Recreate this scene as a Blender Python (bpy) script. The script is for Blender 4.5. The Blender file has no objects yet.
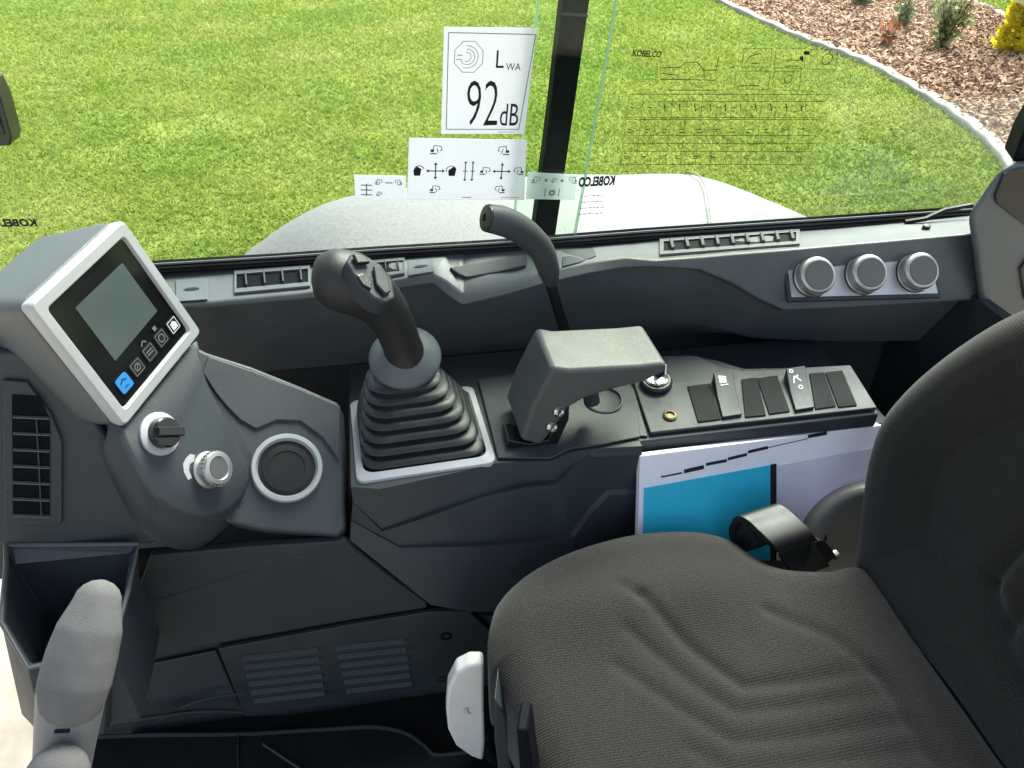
import bpy, bmesh, math, random
import numpy as np
from mathutils import Vector as V, Matrix
random.seed(7)
C = bpy.context.scene.collection
scn = bpy.context.scene

# ------------------------------------------------------------------ camera
FPX, PITCH, YAW = 770.0, math.radians(35), math.radians(9.5)
EYE = V((0, 0, 1.12))
cam_d = bpy.data.cameras.new('camera')
cam_d.sensor_width = 36.0
cam_d.lens = FPX / 1024 * 36.0
cam_d.clip_start = .02
cam_d.clip_end = 400
cam = bpy.data.objects.new('camera', cam_d)
C.objects.link(cam)
cam.location = EYE
cam.rotation_euler = (math.radians(90) - PITCH, 0, -YAW)
scn.camera = cam

# ------------------------------------------------------------------ light
SUN_EL, SUN_AZ = math.radians(50), math.radians(40)     # azimuth from +Y towards +X
w = bpy.data.worlds.new('World'); scn.world = w; w.use_nodes = True
sky = w.node_tree.nodes.new('ShaderNodeTexSky')
sky.sky_type = 'NISHITA'; sky.sun_disc = False
sky.sun_elevation = SUN_EL; sky.sun_rotation = SUN_AZ
sky.dust_density = 3.0; sky.air_density = 1.0; sky.ozone_density = .7
bg = w.node_tree.nodes['Background']; bg.inputs[1].default_value = .11
hsv = w.node_tree.nodes.new('ShaderNodeHueSaturation'); hsv.inputs['Saturation'].default_value = .62    # thin high cloud: a whiter sky
w.node_tree.links.new(sky.outputs[0], hsv.inputs['Color']); w.node_tree.links.new(hsv.outputs[0], bg.inputs[0])
sd = bpy.data.lights.new('sun', 'SUN'); sd.energy = 4.3; sd.angle = math.radians(30); sd.color = (1, .97, .93)
so = bpy.data.objects.new('sun', sd); C.objects.link(so)
sdir = V((math.sin(SUN_AZ) * math.cos(SUN_EL), math.cos(SUN_AZ) * math.cos(SUN_EL), math.sin(SUN_EL)))
so.rotation_euler = sdir.to_track_quat('Z', 'Y').to_euler()
so.location = (0, 0, 6)
vs = scn.view_settings
vs.view_transform = 'Standard'; vs.look = 'None'; vs.gamma = 1; vs.exposure = 1.75; vs.use_curve_mapping = False

# ------------------------------------------------------------------ pixel -> point helpers (for layout measurements)
FW = V((math.sin(YAW) * math.cos(PITCH), math.cos(YAW) * math.cos(PITCH), -math.sin(PITCH)))
RT = V((math.cos(YAW), -math.sin(YAW), 0)); UP = RT.cross(FW)
def ray(x, y): return FW + RT * ((x - 512) / FPX) + UP * ((384 - y) / FPX)
def aY(x, y, Y): d = ray(x, y); return EYE + d * (Y / d.y)
def aZ(x, y, Z): d = ray(x, y); return EYE + d * ((Z - EYE.z) / d.z)
def aX(x, y, X): d = ray(x, y); return EYE + d * (X / d.x)
def on(x, y, p0, n): d = ray(x, y); return EYE + d * ((V(p0) - EYE).dot(n) / d.dot(n))
def ons(pts, p0, n): return [on(x, y, p0, n) for x, y in pts]
def nrm(*a): return V(a).normalized()

# ------------------------------------------------------------------ materials
M = {}
def mat(name, col, rough=.5, spec=.5, metal=0., bump=0., bscale=500., var=0., vscale=12., coat=0.):
    m = bpy.data.materials.new(name); m.use_nodes = True
    nt = m.node_tree; b = nt.nodes['Principled BSDF']
    b.inputs['Base Color'].default_value = (*col, 1); b.inputs['Roughness'].default_value = rough
    b.inputs['Metallic'].default_value = metal; b.inputs['Specular IOR Level'].default_value = spec
    b.inputs['Coat Weight'].default_value = coat; b.inputs['Coat Roughness'].default_value = .08
    tc = nt.nodes.new('ShaderNodeTexCoord')
    if bump:
        nz = nt.nodes.new('ShaderNodeTexNoise'); nz.inputs['Scale'].default_value = bscale; nz.inputs['Detail'].default_value = 3
        bp = nt.nodes.new('ShaderNodeBump'); bp.inputs['Strength'].default_value = bump; bp.inputs['Distance'].default_value = .002
        nt.links.new(tc.outputs['Object'], nz.inputs['Vector']); nt.links.new(nz.outputs[0], bp.inputs['Height'])
        nt.links.new(bp.outputs[0], b.inputs['Normal'])
    if var:
        n2 = nt.nodes.new('ShaderNodeTexNoise'); n2.inputs['Scale'].default_value = vscale; n2.inputs['Detail'].default_value = 6
        n2.inputs['Roughness'].default_value = .65
        cr = nt.nodes.new('ShaderNodeMapRange'); cr.inputs[1].default_value = .3; cr.inputs[2].default_value = .7
        cr.inputs[3].default_value = 1 - var; cr.inputs[4].default_value = 1 + var
        mx = nt.nodes.new('ShaderNodeVectorMath'); mx.operation = 'SCALE'; mx.inputs[0].default_value = col
        nt.links.new(tc.outputs['Object'], n2.inputs['Vector']); nt.links.new(n2.outputs[0], cr.inputs[0])
        nt.links.new(cr.outputs[0], mx.inputs['Scale']); nt.links.new(mx.outputs[0], b.inputs['Base Color'])
        mr = nt.nodes.new('ShaderNodeMapRange'); mr.inputs[1].default_value = .3; mr.inputs[2].default_value = .7
        mr.inputs[3].default_value = max(.05, rough - .08); mr.inputs[4].default_value = min(1, rough + .08)
        nt.links.new(n2.outputs[0], mr.inputs[0]); nt.links.new(mr.outputs[0], b.inputs['Roughness'])
    M[name] = m; return m
mat('trim plastic', (.031, .038, .045), .58, .5, bump=.22, bscale=650, var=.10)
mat('ledge plastic', (.090, .101, .107), .44, .5, bump=.22, bscale=650, var=.10)
mat('dark plastic', (.027, .033, .040), .55, .45, bump=.22, bscale=650, var=.14)
mat('blank plastic', (.016, .017, .018), .75, .15, var=.15)
mat('panel plastic', (.024, .030, .035), .6, .4, bump=.2, bscale=600, var=.14)
mat('lever plastic', (.070, .074, .073), .55, .45, bump=.25, bscale=700, var=.08)
mat('black plastic', (.010, .010, .011), .42, .5, bump=.1, bscale=600, var=.2)
mat('gloss black', (.008, .008, .009), .22, .5)
mat('black rubber', (.016, .016, .017), .46, .45, bump=.2, bscale=900, var=.2)
mat('bellows rubber', (.022, .023, .025), .38, .5, bump=.15, bscale=900, var=.2, vscale=30)
mat('floor rubber', (.008, .0085, .0088), .8, .12, bump=.5, bscale=350, var=.35, vscale=9)
mat('silver paint', (.42, .43, .44), .38, .5, metal=.2, var=.05)
mat('pale trim', (.40, .40, .44), .45, .5, var=.05)
mat('chrome', (.72, .72, .72), .16, .5, metal=1.)
mat('brass', (.10, .085, .05), .5, .5, metal=1.)
mat('satin metal', (.46, .46, .45), .42, .5, metal=.9)
mat('knob face', (.085, .088, .09), .5, .4, var=.06)
mat('screen glass', (.006, .007, .008), .16, .5)
mat('lcd', (.070, .088, .088), .22, .5, var=.10, vscale=9)
mat('blue key', (.03, .22, .55), .4, .5)
mat('icon white', (.75, .77, .78), .5, .3)
mat('grey textile', (.150, .149, .147), .9, .15, bump=.5, bscale=1100, var=.10, vscale=60)
mat('stalk grey', (.18, .185, .187), .5, .4, var=.08)
mat('white plastic', (.70, .70, .69), .42, .5, var=.05)
mat('recliner grey', (.13, .127, .12), .5, .45, bump=.1, bscale=500, var=.07)
mat('belt web', (.0045, .0046, .0048), .52, .5, bump=.1, bscale=800, var=.2)
mat('sticker white', (.84, .84, .87), .5, .4, var=.03)
def translucent(m, k):
    nt = m.node_tree; b = nt.nodes['Principled BSDF']; t = nt.nodes.new('ShaderNodeBsdfTranslucent'); t.inputs[0].default_value = (.8, .8, .84, 1)
    ms = nt.nodes.new('ShaderNodeMixShader'); ms.inputs[0].default_value = k
    nt.links.new(b.outputs[0], ms.inputs[1]); nt.links.new(t.outputs[0], ms.inputs[2]); nt.links.new(ms.outputs[0], nt.nodes['Material Output'].inputs[0])
translucent(M['sticker white'], .5)
mat('post black', (.004, .005, .008), .6, .06)
mat('ink black', (.012, .012, .014), .6, .3)
mat('ink grey', (.22, .22, .23), .6, .3)
mat('paper white', (.82, .82, .90), .55, .3, var=.04)
mat('paper lilac', (.62, .615, .74), .6, .3, var=.06)
mat('cyan print', (.022, .47, .70), .45, .4, var=.06)
mat('bonnet paint', (.155, .155, .16), .6, .35, bump=.35, bscale=160, var=.16, vscale=90)
mat('kerb concrete', (.34, .32, .295), .9, .2, bump=.6, bscale=60, var=.22, vscale=14)
mat('paving', (.26, .235, .19), .9, .2, bump=.6, bscale=40, var=.25, vscale=7)
mat('lime tag', (.25, .6, .06), .5, .3)
mat('bark', (.10, .07, .045), .9, .2, var=.3)

def fabric():
    m = mat('seat fabric', (.040, .037, .034), .92, .18)
    nt = m.node_tree; b = nt.nodes['Principled BSDF']; tc = nt.nodes.new('ShaderNodeTexCoord')
    mp = nt.nodes.new('ShaderNodeMapping'); nt.links.new(tc.outputs['UV'], mp.inputs[0])
    hs = []
    for k, rot in enumerate((0, math.pi / 2)):
        wv = nt.nodes.new('ShaderNodeTexWave'); wv.wave_type = 'BANDS'; wv.bands_direction = 'X' if k == 0 else 'Y'
        wv.inputs['Scale'].default_value = 124 if k == 0 else 100; wv.inputs['Distortion'].default_value = .6
        wv.inputs['Detail'].default_value = 1
        nt.links.new(mp.outputs[0], wv.inputs[0]); hs.append(wv)
    ad = nt.nodes.new('ShaderNodeMath'); ad.operation = 'MULTIPLY'
    nt.links.new(hs[0].outputs['Fac'], ad.inputs[0]); nt.links.new(hs[1].outputs['Fac'], ad.inputs[1])
    bp = nt.nodes.new('ShaderNodeBump'); bp.inputs['Strength'].default_value = .5; bp.inputs['Distance'].default_value = .001
    nt.links.new(ad.outputs[0], bp.inputs['Height']); nt.links.new(bp.outputs[0], b.inputs['Normal'])
    nz = nt.nodes.new('ShaderNodeTexNoise'); nz.inputs['Scale'].default_value = 420; nz.inputs['Detail'].default_value = 2
    nt.links.new(mp.outputs[0], nz.inputs['Vector'])
    n3 = nt.nodes.new('ShaderNodeTexNoise'); n3.inputs['Scale'].default_value = 9; n3.inputs['Detail'].default_value = 4
    nt.links.new(mp.outputs[0], n3.inputs['Vector'])
    a2 = nt.nodes.new('ShaderNodeMath'); a2.operation = 'MULTIPLY_ADD'; a2.inputs[1].default_value = .55
    nt.links.new(ad.outputs[0], a2.inputs[0]); nt.links.new(nz.outputs[0], a2.inputs[2])
    a3 = nt.nodes.new('ShaderNodeMath'); a3.operation = 'MULTIPLY_ADD'; a3.inputs[1].default_value = .25
    nt.links.new(n3.outputs[0], a3.inputs[0]); nt.links.new(a2.outputs[0], a3.inputs[2])
    cr = nt.nodes.new('ShaderNodeValToRGB')
    cr.color_ramp.elements[0].position = .42; cr.color_ramp.elements[0].color = (.0066, .0061, .0058, 1)
    cr.color_ramp.elements[1].position = 1.0; cr.color_ramp.elements[1].color = (.0275, .0252, .0235, 1)
    nt.links.new(a3.outputs[0], cr.inputs[0]); nt.links.new(cr.outputs[0], b.inputs['Base Color'])
    b.inputs['Sheen Weight'].default_value = .15; b.inputs['Sheen Roughness'].default_value = .5
fabric()

def ramp_mat(name, stops, rough=.8, trans=0., spec=.3, hueobj=False, noise=None):
    """colour from Random Per Island (each blade, chip or leaf its own tint), optionally mixed with broad patches"""
    m = bpy.data.materials.new(name); m.use_nodes = True; nt = m.node_tree; b = nt.nodes['Principled BSDF']
    g = nt.nodes.new('ShaderNodeNewGeometry'); cr = nt.nodes.new('ShaderNodeValToRGB')
    el = cr.color_ramp.elements
    for i, (p, c) in enumerate(stops):
        e = el[i] if i < 2 else el.new(p)
        e.position = p; e.color = (*c, 1)
    src = g.outputs['Random Per Island']
    if noise:
        tc = nt.nodes.new('ShaderNodeTexCoord'); nz = nt.nodes.new('ShaderNodeTexNoise')
        nz.inputs['Scale'].default_value = noise[0]; nz.inputs['Detail'].default_value = 5
        nt.links.new(tc.outputs['Object'], nz.inputs['Vector'])
        mr = nt.nodes.new('ShaderNodeMapRange'); mr.inputs[1].default_value = .32; mr.inputs[2].default_value = .68
        nt.links.new(nz.outputs[0], mr.inputs[0])
        mx = nt.nodes.new('ShaderNodeMix'); mx.inputs[0].default_value = noise[1]
        nt.links.new(src, mx.inputs[2]); nt.links.new(mr.outputs[0], mx.inputs[3]); src = mx.outputs[0]
    nt.links.new(src, cr.inputs[0]); nt.links.new(cr.outputs[0], b.inputs['Base Color'])
    b.inputs['Roughness'].default_value = rough; b.inputs['Specular IOR Level'].default_value = spec
    if trans:
        t = nt.nodes.new('ShaderNodeBsdfTranslucent'); nt.links.new(cr.outputs[0], t.inputs[0])
        ms = nt.nodes.new('ShaderNodeMixShader'); ms.inputs[0].default_value = trans
        nt.links.new(b.outputs[0], ms.inputs[1]); nt.links.new(t.outputs[0], ms.inputs[2])
        nt.links.new(ms.outputs[0], nt.nodes['Material Output'].inputs[0])
    M[name] = m; return m
ramp_mat('grass blades', [(0, (.150, .222, .040)), (.4, (.210, .288, .054)), (.75, (.290, .335, .076)), (1, (.42, .40, .19))], .9, .55, .05, noise=(.75, .52))
ramp_mat('bark chips', [(0, (.19, .095, .055)), (.35, (.31, .175, .11)), (.75, (.41, .26, .18)), (1, (.53, .39, .30))], .85, noise=None)
ramp_mat('yellow leaves', [(0, (.60, .50, .012)), (.5, (.80, .68, .015)), (1, (.85, .78, .06))], .6, .65)
ramp_mat('green leaves', [(0, (.06, .10, .035)), (.5, (.12, .18, .07)), (1, (.20, .26, .11))], .6, .3)
ramp_mat('olive leaves', [(0, (.12, .15, .055)), (.5, (.22, .26, .10)), (1, (.36, .37, .18))], .6, .3)
ramp_mat('rust leaves', [(0, (.20, .06, .03)), (.5, (.34, .12, .06)), (1, (.45, .22, .13))], .6, .3)

def lawn_ground(name, c0, c1, sc):
    m = bpy.data.materials.new(name); m.use_nodes = True; nt = m.node_tree; b = nt.nodes['Principled BSDF']
    tc = nt.nodes.new('ShaderNodeTexCoord'); nz = nt.nodes.new('ShaderNodeTexNoise'); nz.inputs['Scale'].default_value = sc
    nz.inputs['Detail'].default_value = 10; nz.inputs['Roughness'].default_value = .7
    nt.links.new(tc.outputs['Object'], nz.inputs['Vector'])
    cr = nt.nodes.new('ShaderNodeValToRGB'); cr.color_ramp.elements[0].position = .35; cr.color_ramp.elements[1].position = .65
    cr.color_ramp.elements[0].color = (*c0, 1); cr.color_ramp.elements[1].color = (*c1, 1)
    nt.links.new(nz.outputs[0], cr.inputs[0]); nt.links.new(cr.outputs[0], b.inputs['Base Color'])
    b.inputs['Roughness'].default_value = .95; b.inputs['Specular IOR Level'].default_value = .1
    bp = nt.nodes.new('ShaderNodeBump'); bp.inputs['Distance'].default_value = .03; bp.inputs['Strength'].default_value = .6
    nt.links.new(nz.outputs[0], bp.inputs['Height']); nt.links.new(bp.outputs[0], b.inputs['Normal'])
    M[name] = m
lawn_ground('lawn soil', (.11, .14, .03), (.18, .21, .045), 2.0)
lawn_ground('mulch soil', (.20, .12, .085), (.34, .21, .155), 9)

def glass(name, tint, refl, alpha_diffuse=0., dcol=(1, 1, 1)):
    m = bpy.data.materials.new(name); m.use_nodes = True; nt = m.node_tree
    nt.nodes.remove(nt.nodes['Principled BSDF']); out = nt.nodes['Material Output']
    t = nt.nodes.new('ShaderNodeBsdfTransparent'); t.inputs[0].default_value = (*tint, 1)
    g = nt.nodes.new('ShaderNodeBsdfGlossy'); g.inputs['Roughness'].default_value = .02
    fr = nt.nodes.new('ShaderNodeFresnel'); fr.inputs[0].default_value = 1.45
    ml = nt.nodes.new('ShaderNodeMath'); ml.operation = 'MULTIPLY'; ml.inputs[1].default_value = refl
    nt.links.new(fr.outputs[0], ml.inputs[0])
    ms = nt.nodes.new('ShaderNodeMixShader'); nt.links.new(ml.outputs[0], ms.inputs[0])
    nt.links.new(t.outputs[0], ms.inputs[1]); nt.links.new(g.outputs[0], ms.inputs[2]); sh = ms
    if alpha_diffuse:
        d = nt.nodes.new('ShaderNodeBsdfDiffuse'); d.inputs[0].default_value = (*dcol, 1)
        m2 = nt.nodes.new('ShaderNodeMixShader'); m2.inputs[0].default_value = alpha_diffuse
        nt.links.new(sh.outputs[0], m2.inputs[1]); nt.links.new(d.outputs[0], m2.inputs[2]); sh = m2
    nt.links.new(sh.outputs[0], out.inputs[0]); M[name] = m
glass('window pane', (.935, .988, .940), .3)
glass('pane edge', (.75, .92, .78), .5, .4, (.66, .82, .68))
glass('decal film', (.985, .985, .90), .1, .045, (.6, .6, .3))

# ------------------------------------------------------------------ mesh helpers
WL = {}      # world location of every object's origin
class MB:
    def __init__(s): s.v = []; s.f = []
    def add(s, vs, fs):
        o = len(s.v); s.v += [V(v) for v in vs]; s.f += [tuple(i + o for i in f) for f in fs]; return s
    def poly(s, pts): return s.add(pts, [tuple(range(len(pts)))])
    def prism(s, pts, vec):
        n = len(pts); vec = V(vec)
        return s.add(list(pts) + [V(p) + vec for p in pts],
                     [tuple(range(n)), tuple(reversed(range(n, 2 * n)))] + [(i, i + n, (i + 1) % n + n, (i + 1) % n) for i in range(n)])
    def loft(s, loops, closed=True, caps=True):
        n = len(loops[0]); vs = [p for l in loops for p in l]; fs = []
        for k in range(len(loops) - 1):
            for i in range(n if closed else n - 1):
                j = (i + 1) % n; fs.append((k * n + i, k * n + j, (k + 1) * n + j, (k + 1) * n + i))
        if caps and closed: fs += [tuple(reversed(range(n))), tuple(range((len(loops) - 1) * n, len(loops) * n))]
        return s.add(vs, fs)
    def tube(s, path, rad, seg=12, caps=True, flat=1., side=None):
        path = [V(p) for p in path]; loops = []; up = side
        for i, p in enumerate(path):
            t = (path[min(i + 1, len(path) - 1)] - path[max(i - 1, 0)]).normalized()
            if up is None: up = t.orthogonal().normalized()
            up = (V(up) - t * t.dot(V(up))).normalized(); b = t.cross(up)
            r = rad[i] if hasattr(rad, '__len__') else rad
            ra, rb = r if hasattr(r, '__len__') else (r, r * flat)
            loops.append([p + up * (math.cos(a) * ra) + b * (math.sin(a) * rb) for a in (2 * math.pi * k / seg for k in range(seg))])
        return s.loft(loops, True, caps)
    def lathe(s, o, ax, prof, seg=36):
        ax = V(ax).normalized(); u = ax.orthogonal().normalized(); b = ax.cross(u)
        loops = [[V(o) + ax * h + (u * math.cos(a) + b * math.sin(a)) * r for a in (2 * math.pi * k / seg for k in range(seg))] for r, h in prof]
        return s.loft(loops, True, True)
    def box(s, c, ax, hs):
        c = V(c); x, y, z = [V(a) * h for a, h in zip(ax, hs)]
        vs = [c + x * i + y * j + z * k for i in (-1, 1) for j in (-1, 1) for k in (-1, 1)]
        return s.add(vs, [(0, 1, 3, 2), (4, 6, 7, 5), (0, 4, 5, 1), (2, 3, 7, 6), (0, 2, 6, 4), (1, 5, 7, 3)])
    def build(s, name, m, parent=None, bevel=0., seg=2, angle=35, loc=None, sub=0, recalc=True, solid=0.):
        vs = s.v
        if loc is None: loc = sum(vs, V()) / len(vs) if parent is None else WL[parent.name]
        me = bpy.data.meshes.new(name)
        bm = bmesh.new(); bv = [bm.verts.new(v - loc) for v in vs]
        for f in s.f:
            try: bm.faces.new([bv[i] for i in f])
            except ValueError: pass
        if recalc: bmesh.ops.recalc_face_normals(bm, faces=bm.faces)
        bm.to_mesh(me); bm.free()
        for p in me.polygons: p.use_smooth = True
        if not sub: me.set_sharp_from_angle(angle=math.radians(angle))
        o = bpy.data.objects.new(name, me); C.objects.link(o); me.materials.append(M[m] if isinstance(m, str) else m)
        WL[o.name] = V(loc)
        if parent is not None: o.parent = parent; o.location = V(loc) - WL[parent.name]
        else: o.location = loc
        if solid:
            q = o.modifiers.new('solid', 'SOLIDIFY'); q.thickness = solid; q.offset = -1
        if sub:
            q = o.modifiers.new('subsurf', 'SUBSURF'); q.levels = sub; q.render_levels = sub
        if bevel:
            q = o.modifiers.new('bevel', 'BEVEL'); q.width = bevel; q.segments = seg; q.limit_method = 'ANGLE'
            q.angle_limit = math.radians(30); q.harden_normals = True
        return o
def thing(name, label, cat, loc, group=None):
    o = bpy.data.objects.new(name, None); C.objects.link(o); o.empty_display_size = .02
    o.location = loc; WL[o.name] = V(loc); return tag(o, label, cat, group)
def tag(o, label=None, cat=None, group=None, kind=None):
    if label: o['label'] = label
    if cat: o['category'] = cat
    if group: o['group'] = group
    if kind: o['kind'] = kind
    return o
def copy_tree(o, delta, parent=None, **kw):
    """a copy of a thing or part with copies of its parts, moved by delta"""
    c = o.copy(); C.objects.link(c)
    for k, v in kw.items(): c[k] = v
    c.parent = parent if parent is not None else o.parent
    c.location = o.location + V(delta)
    for ch in [q for q in scn.objects if q.parent == o]: copy_tree(ch, (0, 0, 0), c)
    return c
def smooth_closed(pts, per=10):
    n = len(pts); out = []
    for i in range(n):
        p0, p1, p2, p3 = [V(pts[(i + k - 1) % n]) for k in range(4)]
        for k in range(per):
            t = k / per
            out.append(.5 * ((2 * p1) + (p2 - p0) * t + (2 * p0 - 5 * p1 + 4 * p2 - p3) * t * t + (3 * p1 - p0 - 3 * p2 + p3) * t ** 3))
    return out
def smooth_open(pts, per=8):
    pts = [V(p) for p in pts]; q = [pts[0] * 2 - pts[1]] + pts + [pts[-1] * 2 - pts[-2]]; out = []
    for i in range(1, len(q) - 2):
        p0, p1, p2, p3 = q[i - 1:i + 3]
        for k in range(per):
            t = k / per
            out.append(.5 * ((2 * p1) + (p2 - p0) * t + (2 * p0 - 5 * p1 + 4 * p2 - p3) * t * t + (3 * p1 - p0 - 3 * p2 + p3) * t ** 3))
    return out + [pts[-1]]
def rrect(c, ax, ay, hx, hy, r, n=6):
    out = []
    for sx, sy, a0 in ((1, 1, 0), (-1, 1, 90), (-1, -1, 180), (1, -1, 270)):
        for k in range(n + 1):
            a = math.radians(a0 + 90 * k / n)
            out.append(V(c) + V(ax) * (sx * (hx - r) + r * math.cos(a)) + V(ay) * (sy * (hy - r) + r * math.sin(a)))
    return out
class Sheet:
    """a flat printed thing: local 2-D frame (u right, v up, in metres) on a plane"""
    def __init__(s, o, u, v): s.o = V(o); s.u = V(u).normalized(); s.n = s.u.cross(V(v)).normalized(); s.v = s.n.cross(s.u)
    def p(s, a, b, h=0): return s.o + s.u * a + s.v * b + s.n * h
    def line(s, mb, a, b, wd, h=.0006):
        (x0, y0), (x1, y1) = a, b; d = math.hypot(x1 - x0, y1 - y0) or 1e-6; nx, ny = -(y1 - y0) / d * wd / 2, (x1 - x0) / d * wd / 2
        mb.poly([s.p(x0 + nx, y0 + ny, h), s.p(x0 - nx, y0 - ny, h), s.p(x1 - nx, y1 - ny, h), s.p(x1 + nx, y1 + ny, h)])
    def pline(s, mb, pts, wd, h=.0006):
        for a, b in zip(pts, pts[1:]): s.line(mb, a, b, wd, h)
    def circ(s, mb, c, r, wd, n=16, a0=0, a1=360, h=.0006):
        s.pline(mb, [(c[0] + r * math.cos(math.radians(a0 + (a1 - a0) * k / n)), c[1] + r * math.sin(math.radians(a0 + (a1 - a0) * k / n))) for k in range(n + 1)], wd, h)
    def fill(s, mb, pts, h=.0006): mb.poly([s.p(x, y, h) for x, y in pts])
    def text(s, mb, body, a, b, height, width=None, mirror=False, bold=0., h=.0008):
        cu = bpy.data.curves.new('t', 'FONT'); cu.body = body; cu.size = 1; cu.offset = bold; cu.resolution_u = 3
        ob = bpy.data.objects.new('t', cu); C.objects.link(ob)
        dg = bpy.context.evaluated_depsgraph_get(); me = bpy.data.meshes.new_from_object(ob.evaluated_get(dg))
        xs = [q.co.x for q in me.vertices]; ys = [q.co.y for q in me.vertices]
        x0, x1, y0, y1 = min(xs), max(xs), min(ys), max(ys); sy = height / (y1 - y0); sx = (width / (x1 - x0)) if width else sy
        W = (x1 - x0) * sx
        mb.add([s.p(a + ((W - (q.co.x - x0) * sx) if mirror else (q.co.x - x0) * sx), b + (q.co.y - y0) * sy, h) for q in me.vertices],
               [tuple(f.vertices) for f in me.polygons])
        bpy.data.objects.remove(ob); bpy.data.curves.remove(cu); bpy.data.meshes.remove(me); return W

# ================================================================== OUTSIDE
GZ = -.75
K1 = [aZ(x, y, GZ) for x, y in [(600, -52), (650, -30), (690, -12), (715, 0), (750, 17), (790, 35), (820, 47), (848, 57), (875, 69), (905, 86), (935, 104), (962, 122), (988, 143), (1008, 166), (1026, 196), (1040, 235)]]
K2 = [aZ(x, y, GZ) for x, y in [(900, -24), (940, -10), (970, 4), (996, 14), (1012, 33), (1026, 55), (1050, 74), (1090, 95)]]
K1 = smooth_open(K1, 5); K2 = smooth_open(K2, 5)
g = MB().poly([(-150, -60, GZ), (150, -60, GZ), (150, 200, GZ), (-150, 200, GZ)]).build('lawn', 'lawn soil', loc=V((0, 0, GZ)))
tag(g, 'bright yellow green lawn outside the cab window', 'lawn', kind='structure')
bedpoly = K1 + list(reversed(K2))
g = MB().prism([p + V((0, 0, .012)) for p in bedpoly], (0, 0, -.008)).build('planting_bed', 'mulch soil', loc=V((6, 10, GZ)))
tag(g, 'bark mulched planting bed beyond the lawn', 'bed', kind='structure')
def kerb(path, wd, ht):
    mb = MB(); rows = []
    for i, p in enumerate(path):
        t = (path[min(i + 1, len(path) - 1)] - path[max(i - 1, 0)]).normalized(); s = V((t.y, -t.x, 0))
        h = ht + .008 * math.sin(i * 1.7)
        rows.append([p + s * a * wd + V((0, 0, b * h)) for a, b in ((-.5, -.3), (-.5, .75), (-.35, 1), (.35, 1), (.5, .75), (.5, -.3))])
    return mb.loft(rows).build('garden_kerb', 'kerb concrete', loc=path[len(path) // 2], angle=50)
tag(kerb(K1, .105, .06), 'long pale concrete kerb curving between the lawn and the bark mulch', 'kerb', 'garden kerbs')
tag(kerb(K2, .10, .055), 'short pale concrete kerb behind the yellow shrub in the top right corner', 'kerb', 'garden kerbs')
pv = [V((-7, -9, GZ + .004)), V((6, -9, GZ + .004)), V((6, .9, GZ + .004)), V((-.2, 1.0, GZ + .004)), V((-.62, 2.15, GZ + .004)), V((-7, 2.5, GZ + .004))]  # unseen stretch behind the camera added to cut green bounce from the lawn
tag(MB().poly(pv).build('paving', 'paving', loc=pv[0]), 'sandy paving under the machine', 'paving', kind='structure')

def blades(n, seed):
    r = np.random.default_rng(seed)
    th = r.uniform(-.78, 1.02, n); d = 1.9 + 17 * r.random(n) ** 1.25
    x = d * np.sin(th); y = d * np.cos(th)
    poly = np.array([(p.x, p.y) for p in bedpoly]); inside = np.zeros(n, bool); j = len(poly) - 1
    for i in range(len(poly)):
        xi, yi = poly[i]; xj, yj = poly[j]
        with np.errstate(divide='ignore', invalid='ignore'):
            inside ^= ((yi > y) != (yj > y)) & (x < (xj - xi) * (y - yi) / (yj - yi + 1e-12) + xi)
        j = i
    # clumps, thin spots
    nz = np.sin(x * 3.1 + 1.3 * np.sin(y * 2.3)) * np.sin(y * 2.7 + 1.1 * np.sin(x * 1.9)) + .4 * np.sin(x * 9 + y * 7)
    keep = (~inside) & (r.random(n) < .88 + .12 * nz)
    keep &= ~((x < -.55) & (y < 2.12 - .055 * (x + .62)))
    bare = aZ(212, 126, GZ); keep &= ~((((x - bare.x) / .5) ** 2 + ((y - bare.y) / .35) ** 2 < 1) & (r.random(n) < .45))
    x, y, d, nz = x[keep], y[keep], d[keep], nz[keep]; m = len(x)
    a = r.uniform(0, 6.283, m); h = (.018 + .03 * r.random(m)) * (1 + .15 * nz); wd = .0022 + .0007 * d; l = h * r.uniform(.5, 2.0, m); la = r.uniform(0, 6.283, m)
    vs = np.empty((m, 3, 3), np.float32)
    vs[:, 0, 0] = x - np.cos(a) * wd; vs[:, 0, 1] = y - np.sin(a) * wd; vs[:, 1, 0] = x + np.cos(a) * wd; vs[:, 1, 1] = y + np.sin(a) * wd
    vs[:, :2, 2] = 0; vs[:, 2, 0] = x + np.cos(la) * l; vs[:, 2, 1] = y + np.sin(la) * l; vs[:, 2, 2] = h
    me = bpy.data.meshes.new('grass'); me.vertices.add(m * 3); me.vertices.foreach_set('co', vs.ravel())
    me.loops.add(m * 3); me.loops.foreach_set('vertex_index', np.arange(m * 3, dtype=np.int32))
    me.polygons.add(m); me.polygons.foreach_set('loop_start', np.arange(0, m * 3, 3, dtype=np.int32))
    me.update(); me.validate(); me.materials.append(M['grass blades'])
    o = bpy.data.objects.new('grass', me); C.objects.link(o); o.location = (0, 0, GZ)
    return tag(o, 'short mown grass covering the lawn', 'grass', kind='stuff')
blades(600000, 3)

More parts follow.
